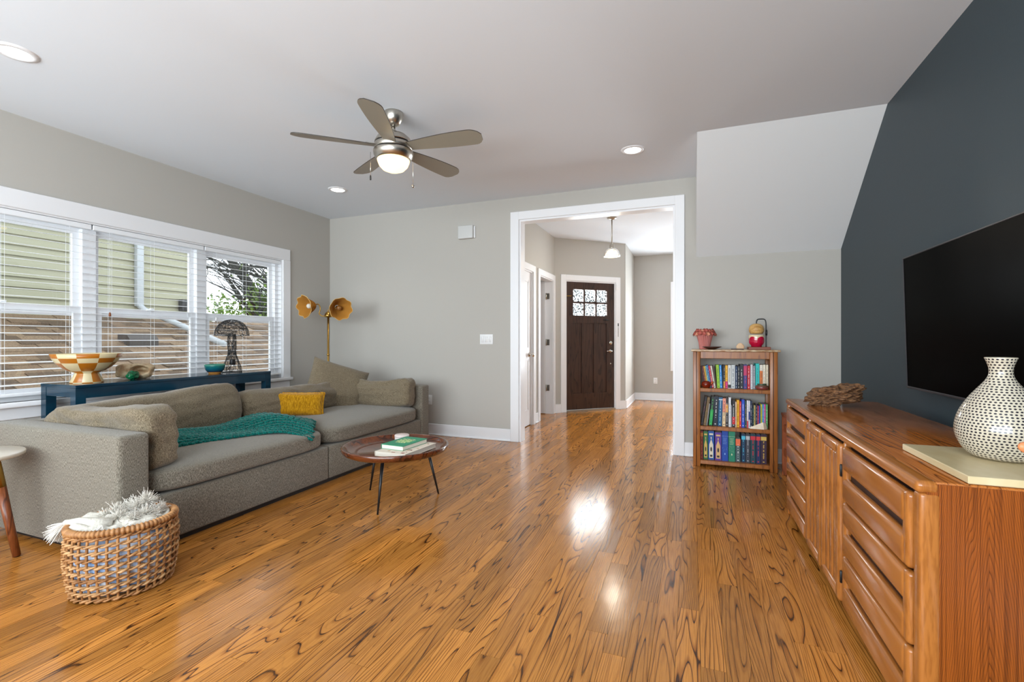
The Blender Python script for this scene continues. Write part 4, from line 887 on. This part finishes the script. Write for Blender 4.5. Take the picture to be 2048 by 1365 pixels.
def door(y0, y1):
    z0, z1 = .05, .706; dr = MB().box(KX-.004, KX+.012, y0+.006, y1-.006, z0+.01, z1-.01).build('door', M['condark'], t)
    for a0, a1 in ((z0, z0+.05), (z1-.05, z1)):
        q = MB(); bar(q, y0+.012, y1-.012, a0, a1, KX-.032, KX+.004, .016); q.build('rail', M['conframe'], dr)
    for a0, a1 in ((y0+.001, y0+.05), (y1-.05, y1-.001)):
        q = MB(); bar(q, a0, a1, z0, z1, KX-.032, KX+.004, .015); q.build('stile', M['conframe'], dr)
    w_ = (y1-y0-.1)
    for k in range(3):
        a0 = y0+.05+w_*(k+.12)/3; q = MB(); bar(q, a0, a0+w_*.76/3, z0+.045, z1-.045, KX-.026, KX+.004, .012); q.build('upright', M['conframe'], dr)
door(2.308, 2.608); door(2.614, 2.914)
for z in (.16, .60): MB().rbox(KX-.028, KX-.018, 2.296, 2.306, z-.025, z+.025, .002, 1).build('hinge', M['black'], t)
for y0 in (KY0+.03, KY1-.07):
    MB().box(KX-.004, KX+.05, y0, y0+.04, 0, .05).build('foot', M['conframe'], t)
# marble board, vase, driftwood, petal ornament
tag(MB().rbox(.69, 1.03, 1.612, 2.035, KZ+.0015, KZ+.0225, .002, 1, False).build('marble_board', M['marble']), 'rectangular cream marble board on the sideboard under the dotted vase', 'board')
vz = KZ+.023; vc = (.885, 1.885)
vp = [(.05, 0), (.072, .008), (.092, .032), (.104, .062), (.107, .088), (.103, .118), (.092, .15), (.075, .182), (.056, .21), (.04, .232), (.030, .25), (.0272, .264), (.0282, .28), (.033, .297), (.0375, .309)]
def dens(pr_, n): return [curve([(r, z, 0) for r, z in pr_], i/n) for i in range(n+1)]
dp = dens(vp, 240); al = [0]
for i in range(240): al.append(al[-1]+(dp[i+1]-dp[i]).length)
NRW = int(al[-1]/.0088); me = bpy.data.meshes.new('dotted_vase'); vs_, fs_, uvs = [], [], []; seg = 96
def at_len(s_):
    for i in range(240):
        if al[i+1] >= s_-1e-9: f_ = (s_-al[i])/max(1e-9, al[i+1]-al[i]); return dp[i].lerp(dp[i+1], f_)
    return dp[-1]
for k in range(NRW+1):
    p = at_len(al[-1]*k/NRW)
    for j in range(seg): a_ = 2*math.pi*j/seg; vs_.append((p.x*math.cos(a_), p.x*math.sin(a_), p.y))
for k in range(NRW):
    rm = at_len(al[-1]*(k+.5)/NRW).x; nc = max(8, round(2*math.pi*rm/.0108)); ph = random.random()*.5+(.5 if k % 2 else 0)
    for j in range(seg):
        fs_.append((k*seg+j, k*seg+(j+1) % seg, (k+1)*seg+(j+1) % seg, (k+1)*seg+j)); u0, u1 = j/seg*nc+ph, (j+1)/seg*nc+ph; uvs += [(u0, k), (u1, k), (u1, k+1), (u0, k+1)]
base = len(vs_); lipz = vp[-1][1]
inner = [(.0365, lipz+.002), (.033, lipz), (.026, lipz-.02), (.022, lipz-.05), (.04, lipz-.1)]
for r_, z_ in inner:
    for j in range(seg): a_ = 2*math.pi*j/seg; vs_.append((r_*math.cos(a_), r_*math.sin(a_), z_))
pv = NRW*seg
for q_ in range(len(inner)):
    cu = base+q_*seg
    for j in range(seg): fs_.append((pv+j, pv+(j+1) % seg, cu+(j+1) % seg, cu+j)); uvs += [(0, 0)]*4
    pv = cu
fs_.append(list(range(seg))[::-1]); uvs += [(0, 0)]*seg
me.from_pydata(vs_, [], fs_); uv = me.uv_layers.new(name='UVMap'); uv.data.foreach_set('uv', [x_ for p_ in uvs for x_ in p_]); me.polygons.foreach_set('use_smooth', [True]*len(fs_))
m, nt, bb = newmat('dotted_glaze'); L = nt.links; tc = nd(nt, 'ShaderNodeUVMap'); fr = nd(nt, 'ShaderNodeVectorMath', operation='FRACTION'); sb = nd(nt, 'ShaderNodeVectorMath', operation='SUBTRACT'); sb.inputs[1].default_value = (.5, .5, 0); ml = nd(nt, 'ShaderNodeVectorMath', operation='MULTIPLY'); ml.inputs[1].default_value = (1, 1.12, 0); le = nd(nt, 'ShaderNodeVectorMath', operation='LENGTH')
r = nd(nt, 'ShaderNodeValToRGB'); r.color_ramp.elements[0].position = .29; r.color_ramp.elements[0].color = (*lin((34, 30, 40)), 1); r.color_ramp.elements[1].position = .33; r.color_ramp.elements[1].color = (*lin((198, 188, 168)), 1)
L.new(tc.outputs[0], fr.inputs[0]); L.new(fr.outputs[0], sb.inputs[0]); L.new(sb.outputs[0], ml.inputs[0]); L.new(ml.outputs[0], le.inputs[0]); L.new(le.outputs['Value'], r.inputs[0]); L.new(r.outputs[0], bb.inputs['Base Color']); bb.inputs['Roughness'].default_value = .12
n_ = nd(nt, 'ShaderNodeTexNoise'); n_.inputs['Scale'].default_value = 40; bp = nd(nt, 'ShaderNodeBump'); bp.inputs['Strength'].default_value = .12; bp.inputs['Distance'].default_value = .01; g_ = nd(nt, 'ShaderNodeNewGeometry'); L.new(g_.outputs['Position'], n_.inputs['Vector']); L.new(n_.outputs[0], bp.inputs['Height']); L.new(bp.outputs[0], bb.inputs['Normal'])
me.materials.append(m); o = bpy.data.objects.new('dotted_vase', me); C.objects.link(o); o.location = (vc[0], vc[1], vz); tag(o, 'large cream vase covered in dark dots on the marble board', 'vase')
b = MB(T((.785, 3.27, KZ+.057), math.radians(8), 0, math.radians(-6)))
def drift(p, q):
    a_ = nz((p.x*9, p.y*22, p.z*34), 1, 2); c_ = nz((p.x*16, p.y*40, p.z*60), 1, 9)
    e_ = nz((p.x*30, p.y*60, p.z*90), 1, 5); p = p*(1+.35*a_+.42*c_+.12*e_); p.z += p.x*.12; return p
b.puff((.128, .062, .052), 3, 44, drift, False); tag(b.build('driftwood', mat('weathered_wood', (140, 98, 62), .8, var=((66, 40, 22), 46, (1, 2.5, 3)), bump=(90, .7))), 'rugged brown driftwood piece on the far end of the sideboard', 'driftwood')
b = MB(T((.775, 1.66, KZ+.0225))); b.lathe([(.012, 0), (.014, .004), (.004, .012), (.0035, .05)], n=14)
t = thing('petal_ornament', 'peach-orange petal-shaped ornament cut off by the right picture edge', 'ornament', (.80, 1.615, KZ+.0225))
ox, oy = .8085, 1.63
MB().lathe([(.014, 0), (.014, .004), (.003, .01), (.0025, .055)], (ox+.02, oy, KZ+.0225), 14).build('stem', M['brass'], t)
MB(T((ox+.012, oy, KZ+.105), math.radians(20), 0, .2)).puff((.026, .012, .016), 2, 10).build('petal', mat('peach_glaze', (224, 140, 90), .4), t)
# television
t = thing('television', 'large black wall-mounted flat television above the sideboard', 'television', (1.18, 2.7, .86))
TVM = T((1.165, 2.695, .862), 0, 0, math.radians(-1.6)); hy = .665; hh = .752
MB(TVM).rbox(0, .028, -hy, hy, 0, hh, .003, 1, False).build('body', M['black'], t)
b = MB(TVM); bz = .008
b.rbox(-.006, .002, -hy, hy, 0, bz+.004, .002, 1, False).rbox(-.006, .002, -hy, hy, hh-bz, hh, .002, 1, False).rbox(-.006, .002, -hy, -hy+bz, 0, hh, .002, 1, False).rbox(-.006, .002, hy-bz, hy, 0, hh, .002, 1, False); b.build('bezel', mat('dark_bezel', (52, 50, 54), .4), t)
MB(TVM).box(-.003, .0015, -hy+bz, hy-bz, bz, hh-bz).build('screen', M['screen'], t)
MB().box(1.19, XR-.001, 2.5, 2.9, 1.05, 1.45).build('wall_bracket', M['black'], t)
# folded stool behind the sideboard
t = thing('wooden_stool', 'small reddish wooden stool tucked between bookcase and sideboard', 'stool', (.84, 4.4, 0))
M['redwood'] = wood('stool_wood', (164, 88, 50), (146, 74, 40), (108, 52, 26), (1, 1, .2), scale=10, rings=4, rough=.4)
for y0 in (4.26, 4.50):
    for x0 in (.708, .93): MB().rbox(x0, x0+.035, y0, y0+.035, 0, .50, .004, 1, False).build('leg', M['redwood'], t)
for z in (.16, .36):
    for y0 in (4.264, 4.504): MB().rbox(.743, .93, y0, y0+.025, z, z+.05, .004, 1, False).build('rail', M['redwood'], t)
    for x0 in (.713, .933): MB().rbox(x0, x0+.024, 4.295, 4.50, z+.012, z+.07, .004, 1, False).build('rail', M['redwood'], t)
MB().rbox(.7035, .975, 4.25, 4.545, .50, .525, .005, 2).build('seat', M['redwood'], t)

# ------------------------------------------------------------------ bookcase and its contents
CX0, CX1, CY0, CY1, CZ = .0, .69, 4.555, 4.86, 1.05
t = thing('bookcase', 'small open wooden bookcase with a stone top by the opening', 'bookcase', (.345, 4.7, 0))
for x0, s_ in ((CX0+.008, 1), (CX1-.068, -1)):
    for y0 in (CY0, CY1-.04):
        MB().rbox(x0, x0+.06, y0, y0+.04, 0, CZ-.016, .004, 2).build('post', M['case'], t)
    xs = x0-.001 if s_ > 0 else x0+.043
    MB().box(xs, xs+.018, CY0+.04, CY1-.04, .90, CZ-.016).build('side_rail', M['case'], t); MB().box(xs, xs+.018, CY0+.04, CY1-.04, .03, .10).build('side_rail', M['case'], t)
    for k in range(4): MB().box(xs+.003, xs+.013, CY0+.06+k*.05, CY0+.085+k*.05, .1, .90).build('side_slat', M['case'], t)
    xb = x0+.06 if s_ > 0 else x0-.006
    MB().rbox(x0+.024, x0+.03, CY0-.0015, CY0+.004, 0, CZ-.018, .001, 1).build('groove', M['condark'], t)
MB().rbox(CX0+.068, CX1-.068, CY0+.004, CY0+.026, .972, CZ-.016, .003, 1, False).build('top_rail', M['case'], t); MB().box(CX0+.068, CX1-.068, CY1-.03, CY1-.01, .972, CZ-.016).build('back_rail', M['case'], t)
SH = (.056, .364, .706)
for z in SH: MB().rbox(CX0+.03, CX1-.03, CY0+.005, CY1-.01, z-.034, z, .004, 1, False).build('shelf', M['case'], t)
M['stonetop'] = mat('mottled_stone', (208, 188, 156), .35, var=((160, 110, 70), 20, (1, 1, 3)))
MB().rbox(CX0-.008, CX1+.012, CY0-.018, CY1+.008, CZ-.016, CZ+.002, .004, 2).build('stone_top', M['stonetop'], t)
def wx(c_): return .066+(c_-78)/1127*.553
_bm = {}
def bmat(c_):
    if c_ not in _bm: _bm[c_] = mat('book_cover_%d' % len(_bm), c_, .5)
    return _bm[c_]
def text(s_, size, Mx, m_, parent, name='lettering'):
    cu = bpy.data.curves.new('txt', 'FONT'); cu.body = s_; cu.size = size; cu.align_x = 'CENTER'; cu.align_y = 'CENTER'; cu.extrude = .0002
    to = bpy.data.objects.new('txt', cu); C.objects.link(to); dg = bpy.context.evaluated_depsgraph_get(); me_ = bpy.data.meshes.new_from_object(to.evaluated_get(dg))
    b = MB(Mx); b.add([v_.co.copy() for v_ in me_.vertices], [list(p_.vertices) for p_ in me_.polygons]); bpy.data.objects.remove(to); bpy.data.curves.remove(cu); bpy.data.meshes.remove(me_)
    return b.build(name, m_, parent)
def book(x0, x1, z, h_, col, tcol, desc, where, lean=0., dep=.15, yf=4.605, deco=1, second=None):
    w_ = max(.006, (x1-x0)-.0012); px = x0 if lean <= 0 else x0
    yf += random.uniform(-.006, .008); z += w_*math.sin(math.radians(abs(lean)))
    if lean < 0: x0 += h_*math.tan(math.radians(-lean)); x1 += h_*math.tan(math.radians(-lean)); px = x0
    Mx = T((px, yf, z), 0, 0, math.radians(lean)) if lean >= 0 else T((x1, yf, z), 0, 0, math.radians(lean)) @ Matrix.Translation((-w_, 0, 0))
    tt = thing('book', desc+' '+where, 'book', Mx.translation, 'books in the bookcase')
    b = MB(Mx); cv = min(.0016, w_*.2)
    b.box(0, w_, 0, cv, 0, h_).box(0, cv, cv, dep, 0, h_).box(w_-cv, w_, cv, dep, 0, h_); b.build('cover', bmat(col), tt)
    MB(Mx).box(cv, w_-cv, cv, dep-.003, .002, h_-.003).build('pages', M['paper'], tt)
    if second:
        z0, z1, c2 = second; MB(Mx).box(.0004, w_-.0004, -.0004, 0, h_*z0, h_*z1).build('spine_band', bmat(c2), tt)
    if deco == 1 and w_ > .009:
        b = MB(Mx); q = h_*random.uniform(.16, .3); top = h_*random.uniform(.78, .92); cw_ = w_*.26
        while q < top:
            l_ = random.uniform(.004, .008); b.box(w_/2-cw_/2*random.uniform(.5, 1), w_/2+cw_/2*random.uniform(.5, 1), -.0009, -.0003, q, q+l_*.72); q += l_+(.012 if random.random() < .18 else 0)
        b.box(w_/2-cw_*.6, w_/2+cw_*.6, -.0009, -.0003, h_*.05, h_*.05+.008); b.build('spine_title', bmat(tcol), tt)
    elif deco == 2:    # ornate gilt panel with pointed arch
        b = MB(Mx); m_ = w_*.16
        b.prism([(m_, h_*.06), (w_-m_, h_*.06), (w_-m_, h_*.52), (w_*.5, h_*.72), (m_, h_*.52)], -.0009, -.0003, 'y').box(m_, w_-m_, -.0009, -.0003, h_*.86, h_*.92).box(w_*.42, w_*.58, -.0009, -.0003, h_*.72, h_*.8); go = b.build('gilt_panel', bmat(tcol), tt)
        b = MB(Mx); b.prism([(w_*.36, h_*.32), (w_*.5, h_*.27), (w_*.64, h_*.32), (w_*.64, h_*.4), (w_*.5, h_*.46), (w_*.36, h_*.4)], -.0014, -.0008, 'y').box(w_*.3, w_*.7, -.0014, -.0008, h_*.10, h_*.17); b.build('panel_ornament', bmat((40, 30, 34)), go)
    elif deco == 3:    # set with title line and small stars
        tx = frame(Mx @ Vector((w_/2, -.0006, h_*.81)), (1, 0, 0), (0, 0, 1), (0, -1, 0)); text('HARRY POTTER', w_*.155, tx, bmat(tcol), tt)
        b = MB(Mx)
        for k in range(5): b.box(w_*(.2+.04*(k % 2)), w_*(.8-.05*(k % 3)), -.0009, -.0003, h_*(.74-.045*k), h_*(.74-.045*k)+.0022)
        for k in range(22): sx, sz = random.uniform(.1, .9), random.uniform(.3, .5); b.box(w_*sx, w_*sx+.0018, -.0009, -.0003, h_*sz, h_*sz+.0018)
        b.prism([(w_*.42, h_*.2), (w_*.58, h_*.2), (w_*.58, h_*.24), (w_*.5, h_*.27), (w_*.42, h_*.24)], -.0009, -.0003, 'y'); b.build('spine_print', bmat(tcol), tt)
    return tt
random.seed(11)
W_, K_, G_ = (232, 230, 224), (26, 24, 30), (206, 168, 90)
w1 = 'on the top bookcase shelf'
R1 = [  # x0, x1, h, colour, title colour, description, lean, band
 (82, 100, .19, (60, 20, 22), G_, 'black-red book at the far left end', -9, None), (103, 128, .195, (112, 22, 30), G_, 'maroon book leaning left behind the red teapot', -9, None),
 (131, 160, .195, (226, 164, 40), K_, 'leaning yellow-orange book near the red teapot', -9, None), (162, 184, .198, (120, 190, 200), K_, 'pale aqua leaning book between yellow and blue ones', -9, None),
 (185, 208, .208, (34, 104, 170), W_, 'tall leaning blue book left of the crimson one', -9, None), (215, 246, .20, (206, 34, 58), W_, 'leaning crimson book with white lettering', -9, None),
 (250, 278, .20, (224, 214, 196), K_, 'leaning cream book right of the crimson one', -9, None), (286, 302, .20, (96, 74, 62), W_, 'thin brown leaning book left of the lime green one', -8.6, None),
 (346, 396, .208, (150, 196, 40), (60, 90, 20), 'lime green book', -3, None), (404, 440, .205, (40, 148, 226), W_, 'bright sky blue book right of the lime green one', -2, None),
 (458, 472, .205, (24, 36, 58), W_, 'thin navy book right of the bright blue one', 0, None), (475, 503, .208, (28, 26, 26), W_, 'black book with an orange lower spine', 0, (0, .3, (222, 146, 50))),
 (506, 546, .204, (240, 176, 20), K_, 'yellow book with a magenta lower spine', 0, (.0, .3, (222, 40, 120))), (550, 600, .208, (226, 226, 222), K_, 'white book with a small black block near its foot', 0, (.02, .16, (30, 30, 40))),
 (604, 668, .21, (202, 206, 206), (90, 96, 100), 'thick pale grey book with grey lettering', 0, None), (672, 706, .198, (26, 58, 96), W_, 'dark blue book right of the thick pale grey one', 0, None),
 (710, 744, .203, (22, 26, 36), W_, 'black book left of the black-and-white spine', 0, None), (748, 800, .216, (34, 38, 46), W_, 'thick black book with white block title', 0, None),
 (804, 862, .214, (58, 60, 130), (222, 60, 110), 'patterned blue and pink book', 0, (.55, .95, (190, 50, 100))), (868, 914, .204, (206, 22, 44), W_, 'scarlet book with white title', 0, None),
 (918, 954, .216, (206, 208, 212), (150, 150, 156), 'plain silver-grey book right of the scarlet one', 0, None), (958, 996, .206, (140, 142, 150), W_, 'mid-grey book left of the turquoise one', 0, None),
 (1000, 1058, .225, (32, 190, 184), (14, 110, 110), 'tall turquoise book', 0, None), (1064, 1112, .215, (226, 220, 206), K_, 'cream book with an orange band, right of turquoise', 0, (.2, .75, (222, 120, 48))),
 (1116, 1158, .216, (232, 224, 204), (150, 70, 40), 'ivory book second from the right end', 0, None), (1162, 1200, .216, (218, 206, 180), (120, 100, 70), 'beige book at the right end', 0, None)]
for x0, x1, h_, c_, tc_, ds, ln, sec in R1: book(wx(x0), wx(x1), SH[2]+.0005, h_, c_, tc_, ds, w1, ln, second=sec)
w2 = 'on the middle bookcase shelf'
R2 = [(92, 128, .262, (20, 20, 24), (150, 60, 60), 'leaning black book at the far left end', 8, None), (136, 180, .256, (132, 104, 62), K_, 'leaning bronze-brown book', 8, None), (186, 204, .20, (150, 152, 154), K_, 'thin short grey book beside the bronze one', 7, None),
 (228, 286, .262, (24, 44, 40), (80, 210, 90), 'leaning black book with glowing green art', 5, (.02, .55, (30, 160, 80))), (300, 372, .266, (20, 30, 48), W_, 'thick dark navy book with white ornament', 3, None), (380, 448, .258, (20, 92, 138), (190, 216, 226), 'blue book with pale banded ornament', 2, (.9, .94, (210, 222, 226))),
 (456, 510, .25, (240, 152, 130), K_, 'salmon pink and cream book', 1, (0, .5, (236, 208, 164))), (514, 554, .252, (46, 42, 46), W_, 'dark book with an orange figure on its spine', 0, (.5, .78, (230, 160, 40))), (560, 602, .262, (226, 228, 232), (150, 154, 160), 'white glossy book left of the black and red one', 0, None),
 (605, 616, .19, (130, 132, 140), W_, 'very thin grey booklet', 0, None), (620, 668, .235, (30, 26, 34), W_, 'black book with a red lower block', 0, (.1, .38, (212, 34, 44))), (671, 692, .225, (238, 206, 176), K_, 'thin peach book left of the golden yellow one', 0, None),
 (695, 738, .24, (246, 178, 20), (60, 40, 10), 'golden yellow book', 0, None), (741, 770, .228, (222, 40, 44), W_, 'bright red book right of the golden yellow one', 0, None), (775, 824, .245, (30, 80, 200), W_, 'royal blue book', 0, None),
 (828, 856, .235, (30, 66, 72), (230, 180, 120), 'dark teal book with orange print', 0, None), (859, 884, .24, (234, 232, 236), (200, 40, 50), 'white book with a red foot', 0, (0, .25, (216, 50, 60))), (887, 911, .24, (228, 232, 240), (30, 50, 130), 'white and navy striped book', 0, (.3, .6, (40, 60, 140))),
 (914, 944, .236, (24, 42, 74), W_, 'navy book right of the white striped ones', 0, None), (947, 970, .205, (30, 34, 40), (90, 200, 200), 'small black book with teal print', 0, None), (973, 998, .2, (204, 180, 110), K_, 'small tan book behind the white shell', 0, None),
 (1001, 1026, .206, (30, 40, 70), W_, 'small navy book behind the white shell', 0, None), (1029, 1052, .196, (214, 60, 90), W_, 'small pinkish-red book', 0, None), (1055, 1074, .2, (40, 70, 170), W_, 'thin blue book left of the yellow-green one', 0, None),
 (1077, 1104, .212, (196, 196, 60), K_, 'yellow-green book', 0, None), (1107, 1132, .212, (80, 160, 222), W_, 'light blue book right of the yellow-green one', 0, None), (1135, 1160, .212, (222, 90, 170), W_, 'pink book second from the right end', 0, None), (1163, 1194, .212, (90, 170, 96), W_, 'green book at the right end', 0, None)]
for x0, x1, h_, c_, tc_, ds, ln, sec in R2: book(wx(x0), wx(x1), SH[1]+.0005, h_, c_, tc_, ds, w2, ln, second=sec)
def wx3(c_): return .066+(c_-82)/1190*.553
w3 = 'on the bottom bookcase shelf'
R3 = [(86, 138, .256, (132, 30, 22), (206, 120, 40), 'dark red book at the left end', 1), (146, 226, .252, (46, 110, 60), (214, 176, 90), 'green book with gilt tower panel', 2), (232, 338, .258, (26, 84, 160), (224, 214, 190), 'blue book with pale tower panel', 2), (352, 466, .25, (92, 54, 150), (220, 178, 120), 'purple book with gilt arch panel', 2),
 (472, 584, .272, (18, 70, 164), (150, 190, 236), 'thick royal blue boxed book', 3), (590, 706, .272, (30, 130, 100), (226, 226, 180), 'thick emerald green boxed book', 3), (714, 800, .205, (70, 92, 96), W_, 'short book with a sunset-coloured spine', 4), (814, 884, .25, (18, 52, 84), (80, 190, 220), 'dark blue book with bright blue crest', 1),
 (890, 960, .252, (62, 66, 78), (190, 194, 200), 'slate grey book with silver lettering', 1), (966, 1056, .255, (22, 66, 76), (206, 44, 62), 'dark teal book with red lettering', 1), (1062, 1136, .255, (28, 44, 88), (220, 60, 60), 'dark navy book with red lettering', 1), (1142, 1240, .255, (60, 36, 58), (222, 184, 90), 'dark plum book with gold lettering at the right end', 1)]
for x0, x1, h_, c_, tc_, ds, dk in R3:
    book(wx3(x0), wx3(x1), SH[0]+.0005, h_, c_, tc_, ds, w3, 0, deco=1 if dk == 4 else dk, dep=.17, second=(.7, .99, (236, 110, 70)) if dk == 4 else ((.8, .93, tc_) if dk == 1 else None))
# shelf ornaments
t = thing('red_teapot', 'small glossy red-brown ceramic pot at the left of the top shelf', 'pot', (.118, 4.585, SH[2]))
M['redglaze'] = mat('red_brown_glaze', (120, 34, 14), .15)
MB().lathe([(.022, .001), (.03, .006), (.042, .025), (.04, .045), (.028, .058), (.012, .064), (0, .066)], (.118, 4.582, SH[2]), 24).build('body', M['redglaze'], t)
MB().tube([(.148, 4.58, SH[2]+.03), (.163, 4.578, SH[2]+.045), (.178, 4.576, SH[2]+.058)], [.011, .008, .005], 10).build('spout', mat('amber_glaze', (190, 90, 30), .2), t)
tag(MB().lathe([(.04, .001), (.05, .008), (.054, .022), (.048, .036), (.036, .042), (.034, .05), (.038, .053), (.03, .05), (.028, .04), (0, .03)], (.563, 4.58, SH[2]), 28).build('green_pot', mat('green_red_glaze', (60, 84, 62), .2, var=((130, 60, 56), 14, (.3, .3, 3)))), 'squat dark green and russet pot at the right of the top shelf', 'pot')
b = MB(T((.545, 4.578, SH[1]+.0005), math.radians(-6))); b.add([(-.075, -.012, 0), (.035, -.018, 0), (.06, .018, 0), (-.05, .02, 0), (-.072, -.008, .012), (.026, -.012, .062), (.05, .014, .05), (-.02, .012, .03)], [(3, 2, 1, 0), (4, 5, 6, 7), (0, 1, 5, 4), (1, 2, 6, 5), (2, 3, 7, 6), (3, 0, 4, 7)])
tag(b.build('white_shell', mat('white_shell', (238, 226, 206), .5, var=((224, 204, 176), 30))), 'white wedge-shaped shell at the right of the middle shelf', 'shell')
# on top of the bookcase
tz = CZ+.0025; pv_ = (.108, 4.72)
t = thing('coral_vase', 'pink fluted coral-shaped vase on the bookcase', 'vase', (*pv_, tz)); M['pinkc'] = mat('pink_ceramic', (196, 118, 110), .5)
MB().lathe([(.042, 0), (.044, .01), (.05, .06), (.062, .11), (.074, .14), (.07, .142), (.05, .1), (.038, .02), (0, .015)], (*pv_, tz), 144, mod=lambda r, z, a, q: (r*(1+.07*math.cos(24*a+.8*math.sin(3*a+z*30))), z)).build('body', M['pinkc'], t)
M['coralf'] = mat('coral_floret', (176, 84, 72), .6)
for k in range(34):
    a_ = 2*math.pi*k/34; rr = (.070, .086)[k % 2]; zc = tz+(.16, .136)[k % 2]+.008*((k*7) % 3)/2
    b = MB(T((pv_[0]+rr*math.cos(a_), pv_[1]+rr*math.sin(a_), zc), a_, 0, math.radians(65)))
    b.lathe([(.004, 0), (.012, .006), (.021, .012), (.012, .008), (0, .003)], n=15, mod=lambda r, z, a, q: (r*(1+.35*math.cos(5*a)*(r > .012)), z)); b.build('floret', M['coralf'] if k % 3 else mat('peach_floret', (214, 140, 112), .6), t)
tag(MB().lathe([(.03, 0), (.034, .004), (.06, .014), (.084, .024), (.08, .026), (.055, .018), (0, .008)], (.165, 4.60, tz), 36).build('dark_saucer', mat('dark_brown_glaze', (62, 28, 18), .3)), 'shallow dark brown saucer in front of the coral vase', 'saucer')
b = MB(T((.405, 4.70, tz+.0))); b.puff((.034, .012, .03), 2.4, 12, lambda p, q: Vector((p.x*(1-.35*max(0, q.z)), p.y, p.z+.028)) if True else p); tag(b.build('peach_stone', mat('peach_stone', (222, 186, 148), .6)), 'peach rounded stone standing on the bookcase top', 'stone')
tag(MB(T((.375, 4.62, tz))).rbox(-.052, .05, -.03, .03, 0, .008, .002, 1, False).build('coaster_tile', mat('dark_tile', (60, 34, 26), .4)), 'small thin dark tile lying on the bookcase top', 'tile')
t = thing('candle_warmer', 'candle warmer lamp with round wooden shade and black arm', 'lamp', (.552, 4.70, tz))
MB().rbox(.465, .64, 4.63, 4.77, tz, tz+.024, .003, 1, False).build('base', mat('warmer_base', (126, 56, 24), .4), t)
MB().tube([curve([(.612, 4.70, tz+.02), (.612, 4.70, tz+.15), (.610, 4.70, tz+.24), (.598, 4.70, tz+.268), (.57, 4.70, tz+.272), (.545, 4.70, tz+.268), (.536, 4.70, tz+.25), (.535, 4.70, tz+.225)], i/40) for i in range(41)], .0052, 10).build('arm', M['black'], t)
MB().tube([(.613, 4.696, tz+.125), (.613, 4.696, tz+.175)], .009, 10).build('clamp', M['black'], t)
MB().lathe([(.008, .232), (.03, .228), (.052, .212), (.061, .185), (.06, .16), (.05, .142), (.044, .14), (.044, .15), (0, .2)], (.535, 4.70, tz), 40).build('shade', wood('pale_wood_shade', (222, 176, 106), (212, 162, 92), (196, 144, 76), (.2, 1, 1), scale=20, rings=4, rough=.5), t)
t = thing('red_candle', 'red and cream glass candle jar standing on the candle warmer base', 'candle', (.535, 4.70, tz+.0245))
MB().lathe([(.042, .0), (.044, .012), (.056, .026), (.062, .04), (.0625, .058)], (.535, 4.70, tz+.0245), 40).build('lower_jar', mat('crimson_glaze', (190, 16, 56), .12), t)
b = MB(); n = 120; prof = [(.0625, .003*k) for k in range(12)]+[(.062, .036), (.06, .046), (.058, .05), (.054, .045), (.054, .02), (0, .02)]
vs_ = [((.535+r_*math.cos(2*math.pi*j/n)), 4.70+r_*math.sin(2*math.pi*j/n), tz+.0825+z_) for r_, z_ in prof for j in range(n)]
b.v = [Vector(v_) for v_ in vs_]
for i in range(len(prof)-1):
    for j in range(n):
        lob = .031*math.sqrt(max(0, 1-((((j+7)/24) % 1-.5)/.5)**2)); b.f.append([i*n+j, i*n+(j+1) % n, (i+1)*n+(j+1) % n, (i+1)*n+j]); b.m.append(1 if i < 11 and prof[i][1] < lob else 0); b.sm.append(True)
b.build('upper_jar', [mat('cream_glass', (226, 206, 170), .12), bpy.data.materials['crimson_glaze']], t)
